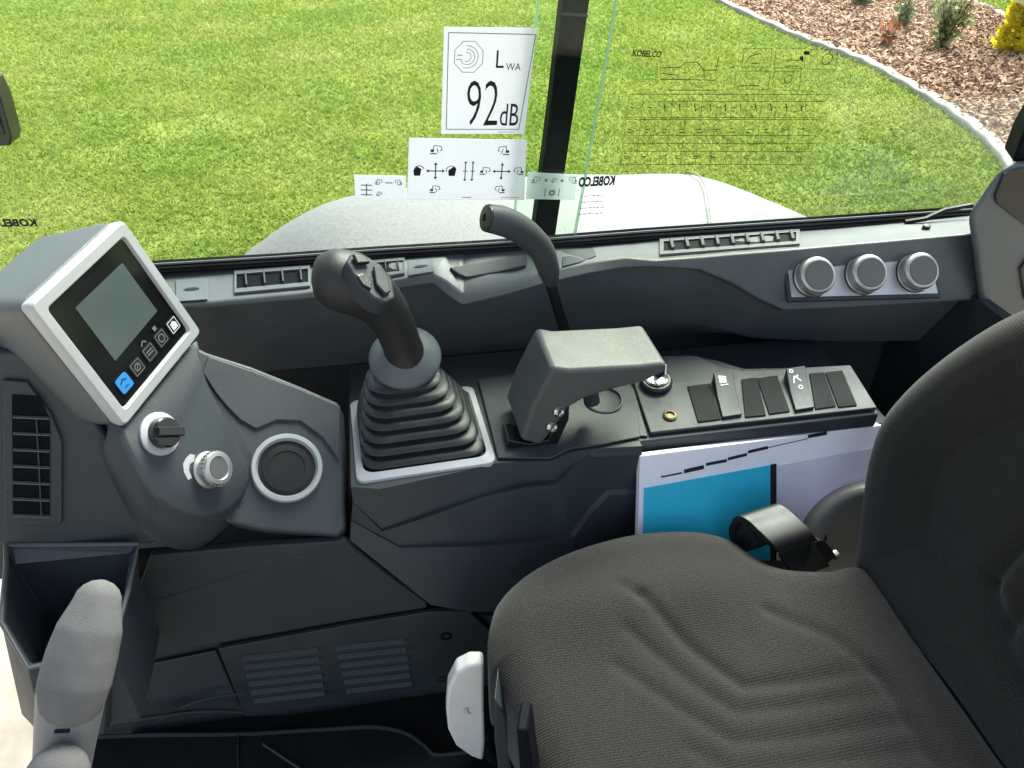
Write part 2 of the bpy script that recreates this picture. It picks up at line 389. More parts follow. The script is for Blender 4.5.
def chips(n):
    r = random.Random(5); poly = [(p.x, p.y) for p in bedpoly]; mb_v = []; mb_f = []
    def inside(x, y):
        c = False; j = len(poly) - 1
        for i in range(len(poly)):
            xi, yi = poly[i]; xj, yj = poly[j]
            if (yi > y) != (yj > y) and x < (xj - xi) * (y - yi) / (yj - yi) + xi: c = not c
            j = i
        return c
    k = 0
    while k < n:
        th = r.uniform(.25, 1.05); d = r.uniform(5, 19); x, y = d * math.sin(th), d * math.cos(th)
        if not inside(x, y): continue
        k += 1; L = r.uniform(.02, .055); W = r.uniform(.008, .02); T = .004
        m = Matrix.Rotation(r.uniform(0, 6.28), 3, 'Z') @ Matrix.Rotation(r.uniform(-.7, .7), 3, 'Y') @ Matrix.Rotation(r.uniform(-.6, .6), 3, 'X')
        o = len(mb_v); c = V((x, y, .022 + r.random() * .03))
        for a, b, e in ((-1, -.7, 0), (1, -1, 0), (.8, 1, 0), (-.9, .8, 0), (-1, -.7, 1), (1, -1, 1), (.8, 1, 1), (-.9, .8, 1)):
            mb_v.append(c + m @ V((a * L, b * W, e * T * 2)))
        mb_f += [(o, o + 3, o + 2, o + 1), (o + 4, o + 5, o + 6, o + 7)] + [(o + i, o + (i + 1) % 4, o + 4 + (i + 1) % 4, o + 4 + i) for i in range(4)]
    me = bpy.data.meshes.new('bark_mulch'); me.from_pydata(mb_v, [], mb_f); me.materials.append(M['bark chips'])
    o = bpy.data.objects.new('bark_mulch', me); C.objects.link(o); o.location = (0, 0, GZ)
    tag(o, 'pinkish brown bark chips spread over the planting bed', 'mulch', kind='stuff')
chips(24000)

def plant(name, label, cat, px, base_y, wpx, hpx, leafmat, n, shape, leaf, stems, seed, group=None):
    r = random.Random(seed); b = aZ(px, base_y, GZ); D = (b - EYE).dot(FW); R = wpx / 2 * D / FPX; H = hpx * D / FPX / math.cos(PITCH) * .92
    t = thing(name, label, cat, b, group); sm = MB(); fm = MB()
    tips = []
    for k in range(stems):
        a = r.uniform(0, 6.28); q = R * r.uniform(.1, .8)
        tip = b + V((math.cos(a) * q, math.sin(a) * q, H * r.uniform(.6, .98))); mid = b.lerp(tip, .5) + V((0, 0, H * .08)); tips.append((b, mid, tip))
        sm.tube([b, mid, tip], [.012, .008, .003], 5)
    for k in range(n):
        u = r.random()
        if shape == 'cone':
            z = r.random() ** .8; rr = R * (1.02 - z * .62) * math.sqrt(r.uniform(.35, 1)) * (1 + .16 * math.sin(7 * z + 3 * u)); a = r.uniform(0, 6.28)
            p = b + V((rr * math.cos(a), rr * math.sin(a), z * H))
        else:
            s = r.choice(tips); f = r.uniform(.12, 1); p = s[0].lerp(s[1], f * 2) if f < .5 else s[1].lerp(s[2], f * 2 - 1)
            p = p + V((r.gauss(0, 1), r.gauss(0, 1), r.gauss(0, .6))) * R * .2
        L = leaf * r.uniform(.6, 1.3); dr = V((r.gauss(0, 1), r.gauss(0, 1), r.gauss(.5, .8))).normalized(); sd_ = dr.orthogonal().normalized() * L * .28
        sd_.rotate(Matrix.Rotation(r.uniform(0, 6.28), 3, dr))
        fm.add([p, p + dr * L * .5 + sd_, p + dr * L, p + dr * L * .5 - sd_], [(0, 1, 2, 3)])
    fm.build('foliage', leafmat, t, recalc=False); sm.build('stem', 'bark', t)
plant('conifer_shrub', 'bright golden yellow conifer shrub at the top right corner', 'shrub', 1012, 54, 40, 62, 'yellow leaves', 1700, 'cone', .085, 6, 1)
plant('leafy_plant', 'largest olive green wispy plant in the bark mulch, nearest the yellow shrub', 'plant', 940, 52, 46, 52, 'olive leaves', 330, 'stems', .085, 18, 2, 'leafy plants in the bark mulch')
plant('leafy_plant', 'small upright green seedling beside the rust coloured plant', 'plant', 901, 31, 18, 24, 'green leaves', 160, 'stems', .09, 8, 3, 'leafy plants in the bark mulch')
plant('leafy_plant', 'dark green plant cut by the top edge of the picture above the bark mulch', 'plant', 858, 8, 26, 22, 'green leaves', 300, 'stems', .10, 12, 4, 'leafy plants in the bark mulch')
plant('leafy_plant', 'rust red low plant in the bark mulch', 'plant', 885, 50, 24, 24, 'rust leaves', 110, 'stems', .09, 9, 5, 'leafy plants in the bark mulch')

# pale cover of the machine just outside the window
ridge = [(205, 292), (235, 264), (262, 243), (300, 217), (340, 201), (400, 193), (470, 186), (540, 180), (600, 177), (625, 179), (650, 178), (690, 176), (720, 181), (748, 190), (778, 203), (806, 214), (845, 232), (885, 256)]
cols = []
for x, y in ridge:
    p = aY(x, y, 1.85)
    cols.append([V((p.x * .80, 1.25, -.6)), V((p.x * .80, 1.25, p.z - .34)), V((p.x * .84, 1.32, p.z - .24)), V((p.x * .9, 1.5, p.z - .10)), V((p.x * .96, 1.7, p.z - .018)), p,
                 V((p.x, 2.0, p.z - .03)), V((p.x, 2.14, p.z - .14)), V((p.x, 2.2, -.6))])
o = MB().loft(cols, closed=False, caps=False).build('machine_bonnet', 'bonnet paint', angle=60, sub=1)
sm_ = MB()
for k, f in ((11, .35),):
    a_, b_ = cols[k], cols[k + 1]; sm_.tube(smooth_open([a_[i].lerp(b_[i], f) + V((0, -.001, .0005)) for i in (2, 3, 4, 5, 6)], 6), .0018, 6)
sm_.build('panel_seam', 'ink grey', o)
tag(o, 'pale grey speckled rounded machine bonnet outside the window', 'bonnet')

# small black mirror at the left edge of the view
t = thing('rear_mirror', 'black mirror cut by the left edge of the picture', 'mirror', aY(-30, 150, 1.5))
mp = [aY(x, y, 1.5) for x, y in [(-60, 60), (-8, 80), (1, 98), (12, 138), (10, 146), (-60, 149)]]
MB().prism(mp, (0, .05, 0)).build('housing', 'gloss black', t, bevel=.003)
MB().prism([aY(x, y, 1.496) for x, y in [(-50, 82), (-8, 98), (4, 134), (0, 139), (-50, 141)]], (0, .003, 0)).build('mirror_glass', 'gloss black', t)
MB().tube([aY(-25, 150, 1.52), aY(-30, 230, 1.45), aY(-60, 300, 1.3)], .008, 8).build('mirror_arm', 'black plastic', t)

# ================================================================== WINDOW
GP, GN = V((0, 1.125, .6)), nrm(0, -.985, -.174)          # the side glass leans in a little at the top
GUP = nrm(0, -.174, .985)
def gp(x, y, off=0.): return on(x, y, GP - GN * off, GN)
def pane(name, label, px_top, px_bot, left, off):
    t0, b0 = gp(*px_top, off), gp(*px_bot, off); d = (t0 - b0)
    top = b0 + d * 1.9; bot = b0 - d * .35
    far = -1.1 if left else 1.35
    pts = [bot, top, V((far, top.y, top.z)), V((far, bot.y, bot.z))]
    t = thing(name, label, 'window pane', bot, PG)
    MB().prism(pts, -GN * .005).build('glass', 'window pane', t)
    s = .0034 if left else -.0034
    MB().prism([bot, bot + V((s, 0, 0)), top + V((s, 0, 0)), top], -GN * .005).build('ground_edge', 'pane edge', t)
PG = 'sliding window panes'
pane('window_pane', 'clear left window pane carrying the noise label, in front of the black post', (616, 0), (577, 219), True, 0)
pane('window_pane', 'clear right window pane carrying the faint load chart', (540, 0), (516, 212), False, .022)
mq = [gp(x, y, .05) for x, y in [(563, -160), (590, -160), (590, 0), (577, 90), (556, 235), (553, 262), (530, 262), (533, 235), (549, 120), (564, 0)]]
mq = [gp(x, y, .05) for x, y in [(588, -170), (614, -170), (590, 0), (574, 112), (555, 240), (548, 285), (526, 285), (533, 240), (550, 112), (563, 0)]]
t = thing('window_post', 'upright black post between the two window panes', 'post', mq[6])
MB().prism(mq, -GN * .03).build('post', 'post black', t, bevel=.003)
MB().prism([gp(x, y, .047) for x, y in [(562, 12), (588, 14), (588, 17), (562, 15)]], GN * .001).build('clip', 'dark plastic', t)

def sheet4(tl, tr, br, bl, off):
    P = [gp(*q, off) for q in (tl, tr, br, bl)]
    s = Sheet(P[3], P[2] - P[3], P[0] - P[3]); return s, P, (P[2] - P[3]).length, (P[0] - P[3]).dot(s.v)
def sticker(name, label, tl, tr, br, bl, off, m='sticker white'):
    s, P, w_, h_ = sheet4(tl, tr, br, bl, off); t = thing(name, label, 'sticker', P[3])
    MB().prism(P, -GN * .0006).build('backing', m, t); return s, t, w_, h_
def excavator_icon(s, mb, x, y, k, fl=1, lw=.0011):
    s.pline(mb, [(x - k * .55 * fl, y - k * .35), (x - k * .35 * fl, y + k * .8), (x + k * .75 * fl, y + k * .7), (x + k * .95 * fl, y + k * .1), (x + k * .6 * fl, y - k * .1)], lw)
    s.line(mb, (x - k * .95 * fl, y - k * .6), (x + k * .1 * fl, y - k * .6), lw * 1.5)
    s.fill(mb, [(x - k * .9 * fl, y - k * .3), (x - k * .35 * fl, y - k * .3), (x - k * .35 * fl, y + k * .12), (x - k * .9 * fl, y + k * .12)])
    s.line(mb, (x + k * .1 * fl, y + k * .35), (x + k * .35 * fl, y - k * .45), lw)
def arrow(s, mb, a, b, lw, hd):
    s.line(mb, a, b, lw); d = math.hypot(b[0] - a[0], b[1] - a[1]); ux, uy = (b[0] - a[0]) / d, (b[1] - a[1]) / d
    for q, e in ((b, 1), (a, -1)):
        s.fill(mb, [(q[0] + ux * hd * e, q[1] + uy * hd * e), (q[0] - uy * hd * .7, q[1] + ux * hd * .7), (q[0] + uy * hd * .7, q[1] - ux * hd * .7)])

# noise label
s, t, W, H = sticker('noise_label', 'large white noise sticker reading 92 dB on the glass', (444, 27), (537, 28), (524, 134), (441, 134), -.001)
b = MB()
s.pline(b, [(W * .06, H * .05), (W * .06, H * .955), (W * 1.02, H * .955), (W * .93, H * .05), (W * .06, H * .05)], .0012)
b.build('border', 'ink grey', t)
b = MB(); s.text(b, '92', W * .29, H * .09, H * .44, W * .37, bold=-.012); s.text(b, 'dB', W * .69, H * .09, H * .22, W * .22)
s.text(b, 'L', W * .60, H * .65, H * .16, W * .09); s.text(b, 'WA', W * .715, H * .63, H * .065, W * .17)
b.build('lettering', 'ink black', t)
b = MB(); cx, cy, R_ = W * .29, H * .745, W * .17
oc = [(cx + R_ * math.cos(math.radians(22.5 + 45 * k)), cy + R_ * 1.08 * math.sin(math.radians(22.5 + 45 * k))) for k in range(9)]
s.pline(b, oc, .0009); s.circ(b, (cx - .1 * R_, cy), R_ * .72, .0009, 14, -110, 95); s.circ(b, (cx - .1 * R_, cy), R_ * .5, .0009, 14, -110, 95)
s.circ(b, (cx - .15 * R_, cy), R_ * .3, .0009, 12, -110, 95); s.pline(b, [(cx - .8 * R_, cy - .2 * R_), (cx - .5 * R_, cy - .15 * R_), (cx - .35 * R_, cy - .5 * R_)], .001)
s.line(b, (cx - .75 * R_, cy + .1 * R_), (cx - .4 * R_, cy + .1 * R_), .0012); s.line(b, (W * .68, H * .022), (W * .88, H * .024), .0008)
b.build('sound_symbol', 'ink grey', t)
# control pattern label
s, t, W, H = sticker('control_label', 'wide white control pattern sticker with arrow crosses below the noise sticker', (409, 138), (527, 140), (524, 200), (407, 200), -.001)
b = MB()
for cx in (.23, .78):
    c = (W * cx, H * .49); L = W * .055
    arrow(s, b, (c[0] - L, c[1]), (c[0] + L, c[1]), .0016, .004); arrow(s, b, (c[0], c[1] - L), (c[0], c[1] + L), .0016, .004)
    excavator_icon(s, b, c[0], H * .82, W * .05, 1 if cx < .5 else -1); excavator_icon(s, b, c[0], H * .18, W * .045, 1 if cx < .5 else -1)
for cx in (.475, .535):
    arrow(s, b, (W * cx, H * .36), (W * cx, H * .62), .0014, .0035); s.line(b, (W * (cx - .02), H * .49), (W * (cx + .02), H * .49), .0012)
for cx, f in ((.085, 1), (.37, -1)):
    s.fill(b, [(W * (cx - .03), H * .41), (W * (cx + .02), H * .41), (W * (cx + .03), H * .52), (W * (cx - .005 * f), H * .56), (W * (cx - .035), H * .5)])
    s.circ(b, (W * (cx + .012 * f), H * .5), W * .04, .0012, 12, 20, 200)
excavator_icon(s, b, W * .64, H * .49, W * .045); excavator_icon(s, b, W * .925, H * .49, W * .045, -1)
s.line(b, (W * .46, H * .05), (W * .54, H * .05), .0012); s.line(b, (W * .80, H * .05), (W * .96, H * .05), .0006)
b.build('pictograms', 'ink black', t)
for nm, lab, q, off in (('pedal_label', 'small white pictogram sticker to the left of the control pattern sticker', ((354, 175), (406, 176), (405, 200), (355, 199)), -.001),
                       ('blade_label', 'small white pictogram sticker to the right of the control pattern sticker', ((528, 172), (577, 175), (575, 200), (526, 199)), .02)):
    s, t, W, H = sticker(nm, lab, *q, off); b = MB()
    if nm == 'pedal_label':
        for y in (.2, .4, .6): s.line(b, (W * .12, H * y), (W * .34, H * y), .0018)
        s.line(b, (W * .23, H * .15), (W * .23, H * .65), .0016); excavator_icon(s, b, W * .48, H * .24, W * .06)
        excavator_icon(s, b, W * .47, H * .74, W * .075); arrow(s, b, (W * .62, H * .72), (W * .72, H * .72), .0018, .002); excavator_icon(s, b, W * .86, H * .74, W * .075, -1)
    else:
        excavator_icon(s, b, W * .14, H * .72, W * .09); excavator_icon(s, b, W * .88, H * .74, W * .09, -1); excavator_icon(s, b, W * .5, H * .72, W * .06)
        for cx in (.34, .66): s.circ(b, (W * cx, H * .72), W * .02, .0025, 8)
        s.circ(b, (W * .5, H * .26), W * .05, .003, 8); s.pline(b, [(W * .36, H * .12), (W * .36, H * .42)], .0015); s.pline(b, [(W * .64, H * .12), (W * .64, H * .42)], .0015)
    b.build('pictograms', 'ink grey', t)
# maker's marks on the glass, read from behind
def glass_mark(label, tl, tr, br, bl, off, rows):
    s, P, W, H = sheet4(tl, tr, br, bl, off); t = thing('glass_marking', label, 'marking', P[3]); b = MB()
    s.text(b, 'KOBELCO', 0, 0, H, W, mirror=True, bold=.05); b.build('lettering', 'ink black', t)
    if rows:
        b = MB(); r = random.Random(3)
        for k in range(4):
            x = .1 * W
            while x < W * .72: l = r.uniform(.04, .13) * W; s.line(b, (x, -H * (.95 + .62 * k)), (x + l, -H * (.95 + .62 * k)), .0014); x += l + .03 * W
        b.build('small_print', 'ink grey', t)
glass_mark('black mirror-written maker name on the glass just right of the window post', (577, 177), (614, 175), (614, 185), (578, 187), -.001, True)
glass_mark('black mirror-written maker name on the glass at the left edge, above the monitor', (-16, 219), (38, 217), (38, 226), (-16, 227), -.001, False)
# load chart film
s, P, W, H = sheet4((631, 46), (838, 49), (814, 174), (617, 170), .02)
t = thing('load_chart', 'transparent lifting chart film with thin printed tables on the right pane', 'decal', P[3])
MB().prism(P, -GN * .0005).build('film', 'decal film', t)
def cx_(x, y):                                     # chart coordinates: measured picture point -> sheet metres
    q = gp(x, y, .02) - s.o; return q.dot(s.u), q.dot(s.v)
b = MB()
def L_(x0, y0, x1, y1, wd=.0008): s.line(b, cx_(x0, y0), cx_(x1, y1), wd)
for y, x0, x1 in ((94, 630, 830), (101, 658, 826), (117, 627, 820), (119, 626, 820), (135, 624, 816), (143, 623, 815), (151, 622, 812), (164, 619, 810)): L_(x0, y, x1, y + .5)
for k in range(13): L_(629 + 14.8 * k, 94 if k > 1 else 95, 620 + 15.0 * k, 165, .0005)
for x0, y0, x1, y1 in ((744, 48, 772, 67), (776, 48, 806, 68), (811, 49, 838, 69), (736, 71, 770, 89), (774, 71, 801, 90)):
    for a in ((x0, y0, x1, y0), (x1, y0, x1 - 2, y1), (x1 - 2, y1, x0 - 2, y1), (x0 - 2, y1, x0, y0)): L_(*a, .0006)
for a in ((660, 68, 680, 67), (680, 67, 686, 62), (686, 62, 697, 62), (697, 62, 704, 70), (704, 70, 716, 70), (716, 70, 719, 56), (660, 79, 716, 80), (704, 70, 704, 79), (661, 73, 677, 75), (668, 90, 716, 90), (785, 60, 802, 60), (800, 56, 802, 60), (745, 63, 750, 56), (750, 56, 762, 53), (736, 86, 758, 85), (786, 66, 797, 66), (751, 63, 760, 63)): L_(*a, .0011)
rr = random.Random(8)
for y in (107, 129, 132, 156, 158):
    for k in range(11): x = 632 + 17 * k - (y - 94) * .12; L_(x, y, x + rr.uniform(3, 8), y + rr.uniform(-1, 1), .0012)
for k in range(10): x = 664 + 15.2 * k; L_(x, 104, x + 1, 111, .0014)
s.circ(b, cx_(827, 59), .008, .0012); s.circ(b, cx_(788, 79), .006, .0012)
s.fill(b, [cx_(804, 51), cx_(810, 51), cx_(809, 55), cx_(803, 54)]); s.fill(b, [cx_(799, 58), cx_(803, 55), cx_(803, 62)])
b.build('printed_lines', 'ink black', t)
b = MB(); q = cx_(632, 56); s.text(b, 'KOBELCO', q[0], q[1], .009, .042, bold=.03); b.build('lettering', 'ink black', t)
b = MB(); s.pline(b, [cx_(633, 79), cx_(638, 68), cx_(642, 78), cx_(645, 69), cx_(656, 71), cx_(655, 79), cx_(633, 79)], .0016); s.line(b, cx_(646, 75), cx_(654, 75), .003); b.build('green_symbol', 'lime tag', t)

# ================================================================== CAB: sill, ledge, back wall
def band(pts, prof):
    """loft a profile [(dpix, Y)] along measured picture points"""
    return MB().loft([[aY(x, y + d, Y) for d, Y in prof] for x, y in pts], closed=True, caps=True)
RAILP = [(60, 268), (162, 260), (280, 253), (380, 246), (492, 239.5), (640, 228), (800, 217.5), (975, 205.5)]
rl = thing('window_rail', 'long black ribbed window rail along the top of the ledge', 'rail', aY(500, 250, 1.12))
band(RAILP, [(0, 1.15), (0, 1.128), (3, 1.126), (3.4, 1.118), (5, 1.117), (5.4, 1.121), (6.2, 1.121), (6.6, 1.112), (8.5, 1.11), (8.9, 1.114), (12, 1.11), (14, 1.14)]).build('channel', 'black plastic', rl, angle=20)
band([(x, y) for x, y in RAILP], [(2.8, 1.118), (3.2, 1.1145), (5.0, 1.1145), (5.2, 1.118)]).build('seal_strip', 'stalk grey', rl)

ld = thing('window_ledge', 'long dark grey trim ledge under the window with air vents and three dials', 'ledge', aY(600, 300, 1.0))
# columns: x, back y, front-edge y, Yfront, face-bottom y, Yface, wall break y, Ywall, wall bottom y
LC = [(60, 283, 306, 1.03, 312, 1.026, 345, 1.035, 420), (172, 275, 304, 1.03, 310, 1.026, 340, 1.035, 408), (215, 272, 301, 1.03, 308, 1.026, 332, 1.035, 404), (300, 266, 293, 1.03, 300, 1.026, 325, 1.035, 404),
      (380, 260, 283, 1.03, 292, 1.026, 322, 1.035, 400), (433, 256, 273, 1.03, 284, 1.026, 318, 1.032, 398), (447, 255, 281, 1.04, 296, 1.03, 322, 1.032, 396), (462, 254, 293, 1.045, 306, 1.032, 330, 1.034, 394),
      (500, 251, 284, 1.045, 297, 1.03, 330, 1.034, 392), (545, 248, 272, 1.045, 284, 1.028, 326, 1.034, 390), (590, 246, 262, 1.042, 274, 1.025, 322, 1.034, 388), (625, 243, 257, 1.03, 268, 1.02, 320, 1.03, 386),
      (655, 240, 260, 1.012, 267, 1.006, 314, 1.02, 384), (700, 237, 257, 1.004, 270, 0.998, 318, 1.01, 378), (735, 234, 254, 1.0, 285, .99, 322, 1.0, 378), (760, 232, 252, .998, 300, .978, 330, 1.0, 376), (785, 231, 250, .996, 311, .968, 335, 1.0, 376),
      (830, 228, 246, .996, 309, .968, 337, 1.0, 374), (900, 222, 240, .996, 305, .968, 338, 1.0, 374), (978, 214, 233, .996, 300, .968, 336, 1.0, 372), (1010, 211, 230, .996, 298, .968, 335, 1.0, 372)]
loops = []
for x, yb, yf, Yf, ya, Ya, yw, Yw, yz in LC:
    P = [aY(x, yb, 1.115)] + [aY(x, yf, Yf)] + [aY(x, ya, Ya)]
    a = P[-1]; P.append(a + V((0, .02, -.008))); P.append(V((a.x, Yw + .05, aY(x, yw, Yw + .05).z))); P.append(V((a.x, 1.115, .40))); P.append(V((a.x, 1.14, .40))); P.append(V((a.x, 1.14, P[0].z - .002)))
    loops.append(P)
MB().loft(loops).build('ledge_body', 'ledge plastic', ld, bevel=.004, seg=3, angle=55)
def top_frame(x0, x1, d0, d1):
    """points on the ledge's top face between two picture columns; d = 0 at the window, 1 at the front edge"""
    def at(x, d):
        for a, c in zip(LC, LC[1:]):
            if a[0] <= x <= c[0]:
                f = (x - a[0]) / (c[0] - a[0]); m = [a[i] * (1 - f) + c[i] * f for i in range(len(a))]
                return aY(x, m[1], 1.115).lerp(aY(x, m[2], m[3]), d)
    return at(x0, d0), at(x1, d0), at(x1, d1), at(x0, d1)
def ledge_pt(x, d):
    a, b, c, e = top_frame(x, x, d, d); return a
for q in ([(449, .50), (490, .30), (527, .24), (526, .62), (497, .66), (467, .66), (459, .60)], [(561, .20), (594, .24), (596, .72), (580, .92), (562, .96)]):
    pk = [ledge_pt(x, d) for x, d in q]
    MB().prism([p + V((0, 0, -.010)) for p in pk], (0, -.001, .0125)).build('pocket_shade', 'dark plastic', ld, bevel=.0015)  # dark plates stand in for the shade of a sunken grip pocket
def grille(name_label, x0, x1, n, d0=.22, d1=.72):
    q = top_frame(x0, x1, d0, d1); up = (q[1] - q[0]).cross(q[3] - q[0]).normalized(); up = up if up.z > 0 else -up
    gr = MB(); 
    f = lambda u, v, h: (q[0].lerp(q[1], u)).lerp(q[3].lerp(q[2], u), v) + up * h
    fr = MB()
    for u0, u1, v0, v1 in ((-.02, 1.02, -.28, 0), (-.02, 1.02, 1, 1.3), (-.02, .012, 0, 1), (.988, 1.02, 0, 1)):
        fr.prism([f(u0, v0, .0), f(u1, v0, .0), f(u1, v1, .0), f(u0, v1, .0)], up * .0045)
    g_ = fr.build('vent_grille', 'ledge plastic', ld, bevel=.001)
    MB().prism([f(.012, 0, .0004), f(.988, 0, .0004), f(.988, 1, .0004), f(.012, 1, .0004)], up * .0008).build('vent_dark_sheet', 'post black', g_)  # black sheet in place of the darkness inside an open vent
    sl = MB()
    for k in range(n):
        u = (k + .55) / n; sl.prism([f(u - .012, .02, .001), f(u + .012, .02, .001), f(u + .03, .98, .001), f(u + .006, .98, .001)], up * .008)
    sl.build('vent_slats', 'dark plastic', g_, bevel=.0008)
grille('wide', 662, 797, 9)
grille('narrow', 236, 309, 4)
grille('narrow', 366, 404, 3)
for x0, x1 in ((176, 208), (408, 434)):
    q = top_frame(x0, x1, .25, .98); n = (q[1] - q[0]).cross(q[3] - q[0]).normalized(); n = n if n.z > 0 else -n
    c = MB().prism([p + n * .001 for p in q], n * .002).build('cover_plate', 'ledge plastic', ld, bevel=.001)
    m_ = sum(q, V()) / 4; u = (q[1] - q[0]).normalized(); v = n.cross(u)
    MB().loft([[m_ + n * .0035 + u * (a * r) + v * (b * r * .45) for a, b in ((math.cos(t_), math.sin(t_)) for t_ in [6.283 * k / 20 for k in range(20)])] + [] for r in (.011, .009)] , True, True).build('finger_lip', 'dark plastic', c)
# three dials on their plate
kn = nrm(0, -.80, .6)
k0 = aY(855, 279, .9785)
kp = ons([(781, 262), (930, 257), (940, 298), (788, 302)], k0, kn)
plate = MB().prism([p - kn * .006 for p in kp], kn * .010).build('dial_plate', 'dark plastic', ld, bevel=.002)
MB().prism([p + kn * .004 for p in ons([(786, 264), (928, 259), (936, 294), (790, 298)], k0, kn)], kn * .0014).build('dial_surround', 'satin metal', plate, bevel=.001)
kc = on(810, 278, k0, kn)
kb = MB().lathe(kc, kn, [(.030, .003), (.030, .008), (.0285, .009), (.0285, .024), (.027, .0265), (.0235, .0275)], 40).build('dial', 'satin metal', ld, bevel=0, angle=50, loc=kc)
mb = MB()
for k in range(40):
    a = 6.283 * k / 40; u = kn.orthogonal().normalized(); v = kn.cross(u); d = u * math.cos(a) + v * math.sin(a)
    mb.box(kc + d * .0288 + kn * .016, (d, kn.cross(d), kn), (.0007, .0011, .006))
mb.build('knurling', 'satin metal', kb)
MB().lathe(kc, kn, [(.0232, .027), (.0232, .0282), (.0225, .0288), (.0, .0288)], 36).build('dial_face', 'knob face', kb)
MB().lathe(kc, kn, [(.0325, .003), (.0325, .0052), (.030, .006)], 36).build('dial_ring', 'black plastic', kb)
for px, py in ((861, 275.5), (912, 273.5)): copy_tree(kb, on(px, py, k0, kn) - kc)
MB().lathe(aY(926, 228, 1.05), (0, -.2, .97), [(.006, -.004), (.006, .005), (.004, .006)], 16).build('plug', 'black rubber', ld)
MB().tube([aY(905, 222, 1.10), aY(925, 219, 1.095), aY(945, 210, 1.10), aY(972, 205, 1.10)], .0042, 8).build('cable', 'black rubber', ld)

# pillar trim on the right
pt = thing('pillar_trim', 'grey moulded pillar trim at the right edge behind the seat back', 'trim', aY(1000, 318, 1.0))
PT = [(966, 214), (976, 202), (988, 184), (1002, 166), (1018, 160), (1120, 160), (1120, 420), (1000, 420), (984, 335), (977, 300), (972, 250)]
MB().prism([aY(x, y, .955) for x, y in PT], aY(1000, 200, 1.11) - aY(1000, 200, .955) + V((.03, 0, -.01))).build('ledge_body', 'ledge plastic', pt, bevel=.014, seg=4)
MB().prism([aY(x, y, .9535) for x, y in [(1003, 173), (1020, 167), (1120, 166), (1120, 262), (1026, 226), (996, 203), (994, 196)]], (0, -.003, 0)).build('niche_shade', 'black plastic', pt, bevel=.002)  # black plate stands in for the shade inside the pillar niche
MB().prism([aY(x, y, .9535) for x, y in [(1019, 268), (1028, 256), (1120, 252), (1120, 304), (1024, 300)]], (0, -.003, 0)).build('niche_shade', 'black plastic', pt, bevel=.002)  # second niche, its shade also a black plate
MB().prism([aY(x, y, .97) for x, y in [(1012, 163), (1024, 132), (1060, 70), (1120, 60), (1120, 165)]], (.03, .06, .0)).build('upper_cap', 'post black', pt, bevel=.006)

# dark wall behind and under the ledge, and the rear wall behind the seat
bw = MB().prism([V((-.95, 1.13, -.02)), V((1.3, 1.13, -.02)), V((1.3, 1.13, .5)), V((-.95, 1.13, .5))], (0, .02, 0)).build('side_wall', 'dark plastic')
tag(bw, 'dark cab side wall below the ledge', 'wall')
rw = MB().prism([V((.92, .2, -.02)), V((.92, 1.128, -.02)), V((.92, 1.128, .52)), V((.92, .2, .52))], (.02, 0, 0)).build('rear_wall', 'dark plastic')
tag(rw, 'dark cab rear wall behind the seat', 'wall')
fl = MB().prism([V((-.47, .30, -.002)), V((.94, .30, -.002)), V((.94, 1.13, -.002)), V((-.47, 1.13, -.002))], (0, 0, -.03)).build('cab_floor', 'floor rubber')
tag(fl, 'dark cab floor', 'floor', kind='structure')

tag(MB().prism([V((-.75, .12, 1.62)), V((1.2, .12, 1.62)), V((1.2, 1.08, 1.62)), V((-.75, 1.08, 1.62))], (0, 0, .06)).build('shade_roof', 'stalk grey', bevel=.01), 'unseen grey roof added to shade the seat and consoles', 'roof')  # out of view, added to block sky light from the cab interior

# ================================================================== KICK PANEL AND FLOOR MAT
kk = thing('kick_panel', 'dark lower side panel with two louvred grilles above the floor mat', 'panel', V((-.1, .735, 0)))
MB().prism([aY(x, y, .752) for x, y in [(60, 565), (250, 552), (345, 548), (352, 556), (431, 614), (510, 616), (510, 760), (60, 780)]], (0, .02, 0)).build('back_panel', 'panel plastic', kk)
MB().prism([aY(x, y, .738) for x, y in [(150, 556), (250, 547), (345, 541), (353, 548), (427, 602), (427, 608), (340, 622), (150, 656), (120, 640)]], (0, .012, 0)).build('upper_cover', 'panel plastic', kk, bevel=.003)
MB().prism([aY(x, y, .7368) for x, y in [(157, 600), (312, 552), (345, 544), (352, 549), (425, 602), (425, 606), (340, 620), (152, 654)]], (0, .003, 0)).build('lower_cover', 'panel plastic', kk, bevel=.0012)
MB().prism([aY(x, y, .742) for x, y in [(218, 649), (345, 626), (430, 612), (470, 612), (500, 640), (500, 745), (440, 720), (380, 713), (300, 715), (245, 717)]], (0, .008, 0)).build('louvre_plate', 'panel plastic', kk, bevel=.002)
for x0, x1, ya, sl in ((242, 318, 655, .105), (335, 405, 645, .105)):
    mb = MB()
    for k in range(6):
        ys = ya + 8.6 * k; xs = x0 + 2.2 * k; xe = x1 + 1.4 * k; ye = ys - (x1 - x0) * sl
        a, c = aY(xs, ys, .742), aY(xe, ye, .742); dz = V((0, 0, -.0115))
        mb.loft([[a, a + V((0, -.007, -.004)), a + V((0, -.006, -.0065)), a + dz * .62], [c, c + V((0, -.007, -.004)), c + V((0, -.006, -.0065)), c + dz * .62]])
    mb.build('louvre_grille', 'trim plastic', kk, bevel=.0012)
MB().lathe(aY(446, 636, .7415), (0, -1, 0), [(.0085, -.002), (.0085, .001), (.006, .0015), (.005, -.003), (0, -.003)], 20).build('screw_hole', 'post black', kk)
MB().lathe(aY(442, 679, .7415), (0, -1, 0), [(.006, -.002), (.006, .001), (.004, -.002), (0, -.003)], 16).build('screw_hole', 'post black', kk)
